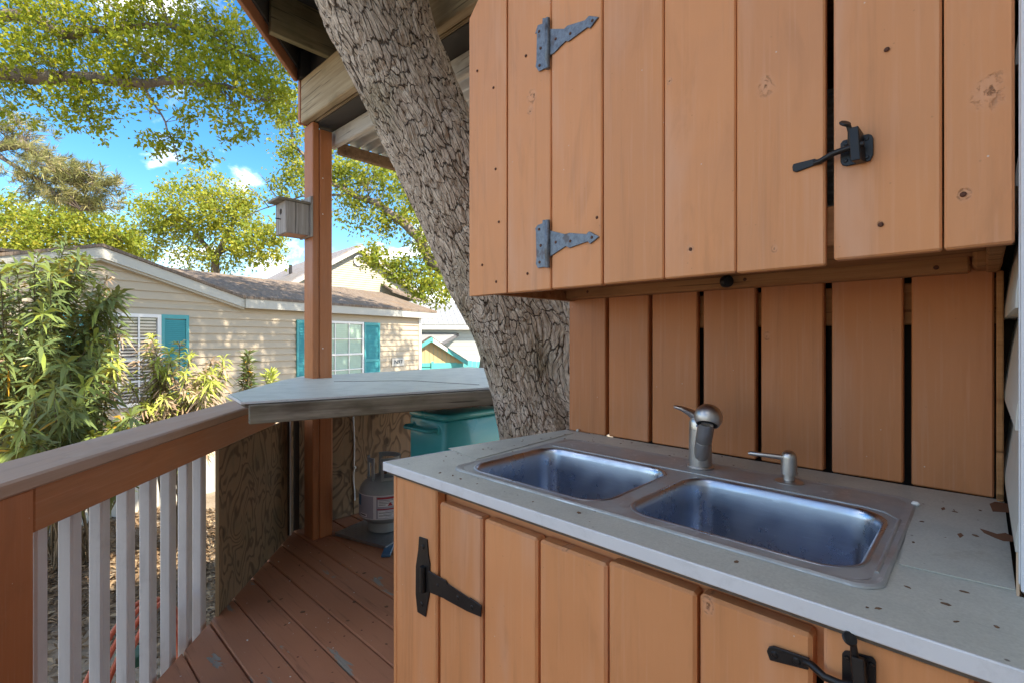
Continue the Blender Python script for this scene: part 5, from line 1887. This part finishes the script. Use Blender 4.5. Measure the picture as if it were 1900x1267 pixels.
for k in range(9):
    zz = ze - 0.30 - k * 0.2
    bar('clapboard', G3(-0.9, -0.012, zz), G3(6.9, -0.012, zz), 0.02, 0.19, m_white_h, w3, 0.003)
# lower porch roof in front
prism('porch_roof', [G3(-1.3, -1.9, ze - 1.22), G3(0.35, -1.9, ze - 1.22), G3(2.0, -0.02, ze - 0.42), G3(-1.3, -0.02, ze - 0.42)], (0, 0, 0.06), m_metal, w3)
prism('porch_fascia', [G3(0.33, -1.95, ze - 1.34), G3(2.02, -0.04, ze - 0.52), G3(2.02, -0.04, ze - 0.40), G3(0.33, -1.95, ze - 1.2)], d3 * 0.05, plain('grey_gutter', (0.12, 0.12, 0.13), 0.5), w3)

# ================================================================== teal-trimmed shed
s4 = thing('garden_shed', 'small yellow plank shed with teal doors and teal gable trim', 'shed', at(812, 700, 17))
m_yel = plain('pale_yellow_board', (0.62, 0.46, 0.25), 0.6, var=0.1, nscale=3)
m_teal_p = plain('turquoise_paint', (0.10, 0.46, 0.45), 0.55, var=0.08, nscale=3)
P4 = at(800, 628, 17)
d4 = Vector((_R[0] * 0.98 + _F[0] * 0.2, _R[1] * 0.98 + _F[1] * 0.2, 0))
b4 = Vector((-d4.y, d4.x, 0))
def G4(u, w, z):
    return Vector((P4.x, P4.y, 0)) + d4 * u + b4 * w + Vector((0, 0, z))
ZP = 1.24
SL4 = 0.66
HW4 = 1.12
prism('wall', [G4(u, 0.03, z) for u, z in ((-HW4, GZ), (HW4, GZ), (HW4, ZP - 0.08 - SL4 * HW4), (0, ZP - 0.08), (-HW4, ZP - 0.08 - SL4 * HW4))], b4 * 2.4, m_teal_p, s4)
u = -HW4
while u < HW4 - 0.02:
    un = min(u + 0.15, HW4)
    tz0, tz1 = ZP - 0.1 - SL4 * abs(u + 0.005), ZP - 0.1 - SL4 * abs(un - 0.005)
    if min(tz0, tz1) > 0.40:
        prism('plank', [G4(u + 0.005, 0.028, 0.36), G4(un - 0.005, 0.028, 0.36), G4(un - 0.005, 0.028, tz1), G4(u + 0.005, 0.028, tz0)], -b4 * 0.025, m_yel, s4)
    u += 0.15
for sg_ in (-1, 1):
    e = HW4 + 0.14
    prism('roof', [G4(0, -0.16, ZP), G4(sg_ * e, -0.16, ZP - SL4 * e), G4(sg_ * e, 2.6, ZP - SL4 * e), G4(0, 2.6, ZP)], (0, 0, 0.05), m_shingle, s4)
    prism('rake_board', [G4(0, -0.19, ZP + 0.02), G4(sg_ * e, -0.19, ZP + 0.02 - SL4 * e), G4(sg_ * e, -0.19, ZP - 0.13 - SL4 * e), G4(0, -0.19, ZP - 0.13)], b4 * 0.028, m_teal_p, s4)
    if sg_ > 0:
        prism('rake_patch', [G4(0.06, -0.195, ZP - 0.02), G4(0.55, -0.195, ZP - 0.02 - SL4 * 0.49), G4(0.55, -0.195, ZP - 0.13 - SL4 * 0.52), G4(0.06, -0.195, ZP - 0.16)], b4 * 0.003, m_wtrim, s4)
# doors
for (u0, u1, zt) in ((-0.95, 0.02, 0.22), (0.08, 0.78, 0.28)):
    dr = prism('door', [G4(u0, -0.01, GZ + 0.1), G4(u1, -0.01, GZ + 0.1), G4(u1, -0.01, zt), G4(u0, -0.01, zt)], b4 * 0.03, m_teal_p, s4)
    u = u0 + 0.005
    while u < u1 - 0.05:
        un = min(u + 0.145, u1)
        prism('plank', [G4(u, -0.012, GZ + 0.12), G4(un - 0.012, -0.012, GZ + 0.12), G4(un - 0.012, -0.012, zt - 0.02), G4(u, -0.012, zt - 0.02)], -b4 * 0.02, m_teal_p, dr)
        u += 0.145
    prism('rail', [G4(u0, -0.034, zt - 0.13), G4(u1, -0.034, zt - 0.13), G4(u1, -0.034, zt), G4(u0, -0.034, zt)], -b4 * 0.025, m_teal_p, dr)
prism('lintel', [G4(-1.05, -0.02, 0.25), G4(0.9, -0.02, 0.25), G4(0.9, -0.02, 0.38), G4(-1.05, -0.02, 0.38)], -b4 * 0.03, m_teal_p, s4)
prism('stile', [G4(0.0, -0.062, GZ + 0.1), G4(0.09, -0.062, GZ + 0.1), G4(0.09, -0.062, 0.44), G4(0.0, -0.062, 0.44)], -b4 * 0.02, m_teal_p, s4)
prism('handle', [G4(0.66, -0.06, -0.10), G4(0.70, -0.06, -0.10), G4(0.70, -0.06, 0.02), G4(0.66, -0.06, 0.02)], -b4 * 0.05, m_black, s4)
fp = thing('teal_fence', 'short turquoise board fence between shed and oak trunk', 'fence', at(870, 700, 17.6))
for k in range(5):
    u = HW4 + 0.06 + k * 0.16
    prism('picket', [G4(u, 0.5, GZ), G4(u + 0.15, 0.5, GZ), G4(u + 0.15, 0.5, 0.44 - 0.02 * k), G4(u, 0.5, 0.44 - 0.02 * k)], b4 * 0.02, m_teal_p, fp)

# ================================================================== foliage helpers
def leaf_mesh(name, c, d, n, L, Wd, tint, mat, parent, fold=0.15, droop=0.0, long_=False):
    """leaf blades from arrays: base c, direction d, normal n"""
    d = d / (np.linalg.norm(d, axis=1)[:, None] + 1e-9)
    s = np.cross(d, n)
    s /= (np.linalg.norm(s, axis=1)[:, None] + 1e-9)
    n = np.cross(s, d)
    L, Wd = L[:, None], Wd[:, None]
    if long_:
        dz = np.array([[0, 0, -1.0]])
        mid = c + d * L * 0.5 + dz * L * droop * 0.25
        tip = c + d * L + dz * L * droop
        V = np.stack([c - s * Wd * 0.12, c + s * Wd * 0.12, mid + s * Wd * 0.5, mid - s * Wd * 0.5,
                      tip + s * Wd * 0.07, tip - s * Wd * 0.07], 1).reshape(-1, 3)
        k = np.arange(len(c))[:, None] * 6
        Fc = np.concatenate([k + np.array([[0, 1, 2, 3]]), k + np.array([[3, 2, 4, 5]])], 0)
        t = np.concatenate([tint, tint])
    else:
        V = np.stack([c, c + d * L * 0.5 + s * Wd * 0.5 + n * L * fold, c + d * L, c + d * L * 0.5 - s * Wd * 0.5 + n * L * fold], 1).reshape(-1, 3)
        Fc = np.arange(len(c))[:, None] * 4 + np.array([[0, 1, 2, 3]])
        t = tint
    return obj(name, V, Fc, mat, parent, attrs={'tint': ('FACE', t)})


def unit(n):
    v = rng.normal(size=(n, 3))
    return v / np.linalg.norm(v, axis=1)[:, None]


def crown_pts(ells):
    cs = []
    for (px, py, rx, ry, d, dep, n) in ells:
        p = np.array(at(px, py, d))
        k = d / 905
        u = unit(n) * rng.random((n, 1))**0.42
        Rv, Fv = np.array([_R[0], _R[1], 0]), np.array([_F[0], _F[1], 0])
        cs.append(p + np.outer(u[:, 0] * rx * k, Rv) + np.outer(u[:, 1] * ry * k, [0, 0, 1]) + np.outer(u[:, 2] * dep, Fv))
    return np.concatenate(cs)


def tree(name, label, ells, limbs, mat, leafL, per, twig_every=6, group=None, base=None, spread=1.5, needles=False, wratio=0.55, tone=(0.45, 0.2)):
    root = thing(name, label, 'tree', base, group)
    S = crown_pts(ells)
    n = len(S)
    geo = []
    lp_all = []
    for lm in limbs:
        path = [at(*q_[:3]) if len(q_) == 4 and q_[3] != 'w' else Vector(q_[:3]) for q_ in [tuple(x) if len(x) == 4 else (*x, 'x') for x in lm['p']]]
        r0_, r1_ = lm['r']
        k = len(path)
        fine = []
        for i in range(k - 1):
            for f in (0, 0.34, 0.67):
                fine.append(path[i].lerp(path[i + 1], f) + Vector((rnd.uniform(-1, 1), rnd.uniform(-1, 1), rnd.uniform(-1, 1))) * (path[i + 1] - path[i]).length * 0.03)
        fine.append(path[-1])
        rad_ = [r0_ + (r1_ - r0_) * i / (len(fine) - 1) for i in range(len(fine))]
        geo.append(tube_geo(fine, rad_, 8))
        lp_all += [np.array(p) for p in fine]
    LPA = np.array(lp_all)
    for i in range(0, n, twig_every):
        j = np.argmin(((LPA - S[i])**2).sum(1))
        a, b_ = Vector(LPA[j]), Vector(S[i])
        m1 = a.lerp(b_, 0.5) + Vector((rnd.uniform(-1, 1), rnd.uniform(-1, 1), rnd.uniform(0, 1))) * (b_ - a).length * 0.12
        ln = (b_ - a).length
        r_ = min(0.004 * leafL / 0.065 + 0.004 * ln, 0.05)
        geo.append(tube_geo([a, a.lerp(m1, 0.6), m1, m1.lerp(b_, 0.6), b_], [r_, r_ * 0.8, r_ * 0.6, r_ * 0.45, r_ * 0.25], 4, False))
    vs, fs = join_geo(*geo)
    obj('trunk', vs, fs, m_bark_far, root, smooth=180)
    st = np.repeat(rng.normal(tone[0], tone[1], n), per)
    base_c = np.repeat(S, per, 0)
    dirs = unit(n * per)
    if needles:
        axis = np.repeat(unit(n) * 0.9 + np.array([_R[0], _R[1], 0.25]) * 0.8, per, 0)
        dirs = axis + dirs * 1.0
        c = base_c + unit(n * per) * leafL * 0.12
    else:
        dirs[:, 2] -= 0.25
        c = base_c + unit(n * per) * (leafL * spread * rng.random((n * per, 1)))
    L = leafL * rng.uniform(0.65, 1.25, n * per)
    t = np.clip(st + rng.normal(0, 0.16, n * per), 0, 1)
    nr = unit(n * per) + np.array([0, 0, 0.8])
    leaf_mesh('crown', c, dirs, nr, L, L * wratio, t, mat, root)
    return root


# ================================================================== trees
gp = lambda px, d: at(px, 628, d) * 1.0
def foot(px, d):
    v = at(px, 628, d)
    v.z = GZ
    return v


def px_limb(pts, r0_, r1_):
    return {'p': [(a, b_, d) for a, b_, d in pts], 'r': (r0_, r1_)}


D = 7.0
A_ells = [(40, 40, 120, 70, 7.0, 1.1, 176), (170, 40, 110, 60, 6.8, 1.0, 176), (290, 40, 95, 55, 6.8, 1.0, 154), (390, 60, 80, 60, 6.6, 0.9, 140), (465, 120, 70, 60, 6.5, 0.8, 112),
          (100, 120, 120, 50, 7.0, 1.0, 176), (20, 190, 60, 50, 7.2, 0.9, 65), (165, 205, 50, 55, 7.0, 0.5, 83), (300, 120, 90, 40, 6.8, 0.9, 112), (405, 170, 80, 45, 6.6, 0.7, 94),
          (500, 185, 45, 45, 6.6, 0.5, 47), (230, 140, 60, 35, 6.8, 0.6, 52), (295, 270, 40, 22, 6.5, 0.3, 25), (330, 262, 20, 35, 6.5, 0.3, 11), (440, 240, 40, 28, 6.5, 0.3, 25),
          (375, 290, 18, 14, 6.4, 0.2, 8), (262, 200, 22, 30, 6.5, 0.3, 8), (350, 215, 26, 14, 6.5, 0.2, 10), (-140, 80, 150, 140, 7.6, 1.6, 149), (250, -120, 320, 90, 6.9, 1.5, 242)]
A_limbs = [px_limb([(-330, 1000, 7.6), (-330, 600, 7.6), (-310, 260, 7.5), (-180, 160, 7.4), (0, 131, 7.2), (70, 146, 7.1), (150, 143, 7.0), (240, 155, 6.9), (330, 152, 6.8), (420, 158, 6.6), (480, 190, 6.5)], 0.20, 0.012),
           px_limb([(-310, 260, 7.5), (-160, 40, 7.4), (60, 28, 7.1), (110, 66, 7.0), (165, 58, 6.9), (280, 48, 6.8), (390, 60, 6.7), (470, 110, 6.5)], 0.11, 0.01),
           px_limb([(272, 168, 6.8), (300, 215, 6.6), (318, 255, 6.5), (327, 285, 6.45), (330, 300, 6.4)], 0.016, 0.004),
           px_limb([(-160, 40, 7.4), (80, -40, 7.0), (300, -110, 6.9), (480, -90, 6.8)], 0.06, 0.012),
           px_limb([(410, 158, 6.6), (440, 200, 6.5), (455, 250, 6.5)], 0.012, 0.003), px_limb([(120, 146, 7.0), (160, 190, 7.0), (185, 240, 7.0)], 0.02, 0.004)]
tree('overhanging_oak', 'yellow-green oak boughs hanging in from the upper left', A_ells, A_limbs, m_leaf_oak, 0.070, 12, 4, base=foot(-330, 7.6), wratio=0.55, spread=1.9)

B_ells = [(20, 235, 55, 25, 13, 1.0, 67), (60, 285, 60, 18, 13, 1.0, 62), (95, 318, 60, 22, 12.8, 1.0, 88), (150, 330, 55, 26, 12.6, 0.8, 93), (150, 372, 60, 20, 12.6, 0.8, 78), (95, 365, 60, 22, 13, 0.8, 67), (200, 345, 26, 24, 12.4, 0.4, 26), (60, 335, 50, 20, 13, 0.8, 41)]
B_limbs = [px_limb([(-150, 900, 13.4), (-150, 500, 13.4), (-120, 300, 13.3), (0, 273, 13), (45, 268, 13), (90, 300, 12.9), (130, 340, 12.7), (185, 345, 12.5)], 0.22, 0.02),
           px_limb([(-20, 275, 13), (30, 310, 12.9), (80, 345, 12.8), (130, 375, 12.6), (150, 392, 12.5)], 0.06, 0.012)]
tree('pine_tree', 'olive brown pine bough reaching in at the left', B_ells, B_limbs, m_pine, 0.24, 22, 2, base=foot(-150, 13.4), needles=True, wratio=0.075, tone=(0.5, 0.22))

C_ells = [(20, 400, 60, 40, 20, 1.5, 110), (100, 425, 80, 40, 20, 1.6, 170), (190, 435, 60, 36, 20, 1.4, 120), (40, 460, 70, 35, 19, 1.4, 120), (140, 395, 50, 22, 20, 1.0, 50), (220, 455, 45, 26, 21, 1.0, 70), (-70, 430, 80, 70, 20, 2, 90)]
C_limbs = [px_limb([(10, 740, 20), (8, 560, 20), (12, 470, 20), (40, 430, 20), (100, 405, 20)], 0.25, 0.03), px_limb([(12, 470, 20), (60, 440, 20), (150, 430, 20), (210, 440, 20)], 0.12, 0.02)]
tree('leafy_tree', 'low yellow-green tree crown behind the oleander at the left', C_ells, C_limbs, m_leaf_far, 0.16, 17, 4, base=foot(10, 20), tone=(0.5, 0.22), spread=3.2)

D_ells = [(345, 400, 75, 50, 24, 2.0, 110), (425, 405, 75, 55, 24, 2.0, 130), (295, 425, 50, 42, 24, 1.8, 60), (478, 455, 48, 40, 23.5, 1.4, 70), (400, 352, 45, 26, 24, 1.4, 36), (330, 352, 40, 18, 24, 1.0, 18), (400, 475, 90, 30, 24, 1.6, 80), (505, 430, 22, 26, 23, 0.8, 14), (270, 470, 60, 30, 25, 1.5, 50), (455, 375, 34, 22, 23.5, 0.8, 20), (260, 385, 26, 18, 24, 0.6, 10), (515, 475, 14, 14, 23, 0.4, 7), (370, 330, 18, 10, 24, 0.4, 6)]
D_limbs = [px_limb([(400, 700, 24), (398, 560, 24), (402, 480, 24), (430, 420, 24), (445, 370, 24)], 0.32, 0.04), px_limb([(402, 480, 24), (360, 430, 24), (330, 390, 24)], 0.14, 0.03), px_limb([(410, 470, 24), (470, 440, 23.6), (505, 430, 23.4)], 0.10, 0.02)]
tree('round_tree', 'sunny yellow-green tree with a broad crown behind the cottage roof', D_ells, D_limbs, m_leaf_far, 0.19, 20, 4, base=foot(400, 24), tone=(0.6, 0.22), spread=3.4)

E_ells = [(690, 320, 80, 32, 17, 1.3, 100), (655, 380, 40, 55, 17, 1.2, 70), (750, 360, 60, 50, 17, 1.3, 120), (800, 450, 45, 55, 16.5, 1.2, 100), (800, 530, 50, 36, 16, 1.0, 110), (720, 410, 50, 26, 16.5, 0.8, 50), (700, 478, 34, 26, 15.8, 0.5, 40), (745, 500, 40, 24, 15.8, 0.6, 50), (630, 315, 30, 22, 17, 0.6, 30),
          (530, 190, 30, 50, 17, 0.8, 60), (540, 280, 26, 55, 17, 0.7, 55), (522, 350, 26, 34, 17, 0.6, 26), (560, 330, 20, 40, 17, 0.6, 26), (640, 230, 100, 60, 17.5, 1.5, 100), (870, 420, 60, 120, 17, 1.5, 120)]
E_limbs = [px_limb([(905, 760, 16.5), (900, 600, 16.5), (850, 515, 16.3), (800, 488, 16.2), (775, 440, 16.2), (745, 412, 16.3), (700, 378, 16.5), (650, 360, 16.8), (600, 330, 17), (545, 270, 17), (530, 200, 17)], 0.26, 0.02),
           px_limb([(775, 440, 16.2), (785, 410, 16.2), (800, 370, 16.5), (790, 320, 16.8)], 0.10, 0.02), px_limb([(820, 495, 16.2), (760, 505, 15.9), (700, 490, 15.8)], 0.05, 0.012),
           px_limb([(650, 360, 16.8), (560, 365, 17), (500, 385, 17), (440, 410, 17.2)], 0.04, 0.008), px_limb([(500, 385, 17), (470, 355, 17), (440, 330, 17.2)], 0.02, 0.006), px_limb([(520, 380, 17), (495, 340, 17), (480, 320, 17)], 0.02, 0.006)]
tree('spreading_tree', 'green tree with a curved grey limb between post and trunk', E_ells, E_limbs, m_leaf_far, 0.14, 15, 4, base=foot(905, 16.5), tone=(0.42, 0.22), spread=2.8)

# ================================================================== oleanders
def oleander(label, base, stems, mat, leafL, tone, droop, per_h=0.045, bare=0.35):
    """stems: list of tip positions; whorls of narrow leaves along the upper part of each"""
    root = thing('oleander_bush', label, 'shrub', base, 'oleanders below the railing')
    geo = []
    cs, ds, ts_ = [], [], []
    b0_ = Vector(base)
    for tip in stems:
        tip = Vector(tip)
        st = b0_ + Vector((rnd.uniform(-1, 1), rnd.uniform(-1, 1), 0)) * 0.22
        mid = st.lerp(tip, 0.55) + Vector((0, 0, (tip - st).length * 0.12)) + Vector((rnd.uniform(-.12, .12), rnd.uniform(-.12, .12), 0))
        path = []
        for i in range(15):
            f = i / 14
            path.append(st.lerp(mid, f).lerp(mid.lerp(tip, f), f))
        geo.append(tube_geo(path, [0.012 - 0.008 * i / 14 for i in range(15)], 5, False))
        ln = (tip - st).length
        nn_ = int(ln * (1 - bare) / per_h)
        tb = rnd.gauss(*tone)
        for k in range(nn_):
            f = bare + (1 - bare) * (k + rnd.random()) / nn_
            i = min(int(f * 14), 13)
            p = path[i].lerp(path[i + 1], f * 14 - i)
            t = (path[i + 1] - path[i]).normalized()
            o1 = t.orthogonal().normalized()
            o2 = t.cross(o1)
            ph = rnd.uniform(0, 6.28)
            for w in range(3):
                a = ph + w * 2.094 + rnd.uniform(-.3, .3)
                up = 0.35 + 0.9 * max(0, f - 0.75) * 4 * 0.7
                dr = o1 * math.cos(a) + o2 * math.sin(a) + t * up + Vector((rnd.gauss(0, .3), rnd.gauss(0, .3), rnd.gauss(0, .3)))
                cs.append(tuple(p))
                ds.append(tuple(dr))
                ts_.append(min(0.91, tb + rnd.gauss(0, 0.13) + (0.34 if f > 0.93 else 0)) if rnd.random() > 0.008 else 1.0)
        for w in range(7):
            a = w * 0.9
            dr = o1 * math.cos(a) + o2 * math.sin(a) + t * rnd.uniform(0.8, 1.8)
            cs.append(tuple(tip)); ds.append(tuple(dr)); ts_.append(min(0.92, tb + 0.28 + rnd.gauss(0, 0.08)))
    vs, fs = join_geo(*geo)
    obj('stems', vs, fs, m_stem, root, smooth=180)
    cs, ds, ts_ = np.array(cs), np.array(ds), np.clip(np.array(ts_), 0, 1)
    n = len(cs)
    L = leafL * rng.uniform(0.5, 1.2, n)
    nr = np.tile([0, 0, 1.0], (n, 1)) + unit(n) * 0.8
    leaf_mesh('foliage', cs, ds, nr, L, L * 0.16, ts_, mat, root, droop=droop, long_=True)
    return root


def tips(ells):
    out = []
    for (px, py, rx, ry, d, dep, n) in ells:
        for _ in range(n):
            a = rnd.uniform(0, 6.28)
            r_ = math.sqrt(rnd.random())
            out.append(at(px + rx * r_ * math.cos(a), py + ry * r_ * math.sin(a), d + rnd.uniform(-dep, dep)))
    return out


oleander('tall dark green oleander bush at the far left below the railing', foot(30, 6.4), tips([(60, 530, 75, 70, 5.0, 0.5, 12), (150, 560, 65, 75, 5.3, 0.5, 11), (40, 650, 90, 70, 4.8, 0.5, 11), (130, 475, 50, 30, 5.4, 0.4, 8), (195, 600, 36, 50, 5.2, 0.3, 6), (-60, 600, 80, 120, 4.8, 0.5, 12), (215, 545, 14, 14, 5.2, 0.2, 2)]), m_oleander, 0.23, (0.34, 0.16), 0.5, 0.06, 0.40)
oleander('leafy green oleander in front of the left cottage window', foot(140, 6.1), tips([(50, 755, 80, 60, 4.2, 0.4, 9), (170, 770, 70, 50, 4.5, 0.4, 11), (240, 800, 50, 35, 4.5, 0.3, 7), (20, 830, 60, 40, 4.0, 0.3, 7), (170, 690, 55, 45, 4.8, 0.4, 8)]), m_oleander, 0.22, (0.40, 0.16), 0.5, 0.06, 0.45)
oleander('dry drooping brown oleander stems among the green bush at the left', foot(90, 6.6), tips([(40, 690, 60, 40, 5.1, 0.3, 7), (120, 660, 50, 40, 5.4, 0.3, 7), (210, 650, 40, 50, 5.3, 0.3, 6), (180, 540, 30, 30, 5.6, 0.2, 3)]), m_oleander_dry, 0.19, (0.58, 0.15), 0.8, 0.06, 0.6)
oleander('half dry brownish oleander between the cottage windows', foot(340, 6.6), tips([(295, 660, 50, 40, 5.6, 0.3, 10), (345, 695, 60, 40, 5.5, 0.3, 13), (395, 680, 25, 30, 5.6, 0.2, 6), (270, 720, 30, 30, 5.4, 0.3, 7), (380, 725, 40, 20, 5.4, 0.3, 7), (330, 750, 60, 20, 5.3, 0.3, 7)]), m_oleander_dry, 0.17, (0.60, 0.17), 0.6, 0.038, 0.55)
oleander('small upright oleander just left of the bar corner', foot(462, 6.3), tips([(462, 668, 18, 18, 6.3, 0.1, 5), (470, 690, 16, 16, 6.3, 0.1, 3)]), m_oleander, 0.15, (0.22, 0.08), 0.4, 0.04, 0.7)
oleander('tiny pale green oleander sprig beside the bar corner', foot(503, 6.0), tips([(497, 695, 10, 6, 6.0, 0.1, 3), (512, 700, 8, 5, 6.0, 0.1, 2)]), m_oleander_dry, 0.13, (0.9, 0.05), 0.2, 0.04, 0.85)

# leaf litter under the bushes
n = 9000
px_ = rng.uniform(-40, 420, n)
dd = rng.uniform(3.9, 8.0, n)
cc = np.array([list(foot(a, d)) for a, d in zip(px_, dd)])
keep = rng.random(n) < np.clip((dd - 4.0) / 1.2, 0.2, 1)
cc = cc[keep]
cc[:, 2] += 0.02 + rng.random(len(cc)) * 0.03
n = len(cc)
dl = unit(n) * np.array([1, 1, 0.25])
L = rng.uniform(0.05, 0.14, n)
m_lit = leaf_mat('ground_leaf_litter', ((0.0, (0.07, 0.045, 0.028)), (0.5, (0.20, 0.13, 0.075)), (1.0, (0.40, 0.30, 0.19))), 0.1, 0.8)
lit = leaf_mesh('leaf_litter', cc, dl, np.tile([0, 0, 1.0], (n, 1)) + unit(n) * 0.3, L, L * 0.3, rng.random(n), m_lit, None)
tag(lit, 'brown leaf litter on the ground under the oleanders', 'leaf litter', None, 'stuff')

# ================================================================== out-of-view crown of the oak above the porch, placed to shade the cottage
lg = []
topc = Vector(C[-1])
for (ex2, r_) in (((-2.2, 2.4, 3.2), 0.13), ((-2.8, 5.5, 3.6), 0.12), ((-5.0, 2.0, 3.4), 0.12), ((-0.5, 4.5, 4.2), 0.10), ((-4.0, 7.0, 3.8), 0.10)):
    e = topc + Vector(ex2)
    lg.append(tube_geo([topc - Vector((0, 0, 0.3)), topc.lerp(e, 0.3) + Vector((0, 0, 0.5)), topc.lerp(e, 0.65) + Vector((0, 0, 0.5)), e], [r_, r_ * 0.8, r_ * 0.5, r_ * 0.2], 8))
vs, fs = join_geo(*lg)
obj('limbs', vs, fs, m_bark_far, ok_, smooth=180)
cs = []
for (cx, cy, cz, rx, ry, rz, n) in ((-3.2, 3.0, 8.3, 2.2, 2.6, 0.9, 560), (-4.2, 6.0, 8.6, 2.4, 2.6, 0.9, 600), (-2.4, 7.6, 9.0, 2.2, 2.4, 0.9, 480), (-5.6, 3.4, 7.8, 1.8, 2.2, 0.8, 380), (-2.0, 11.0, 9.0, 2.4, 2.6, 1.0, 420)):
    u = unit(n) * rng.random((n, 1))**0.45
    cs.append(np.array([cx, cy, cz]) + u * np.array([rx, ry, rz]))
S = np.concatenate(cs)
per = 12
n = len(S) * per
c = np.repeat(S, per, 0) + unit(n) * 0.22 * rng.random((n, 1))
L = rng.uniform(0.09, 0.17, n)
leaf_mesh('crown', c, unit(n), unit(n) + np.array([0, 0, 0.8]), L, L * 0.6, np.clip(rng.normal(0.45, 0.2, n), 0, 1), m_leaf_oak, ok_)
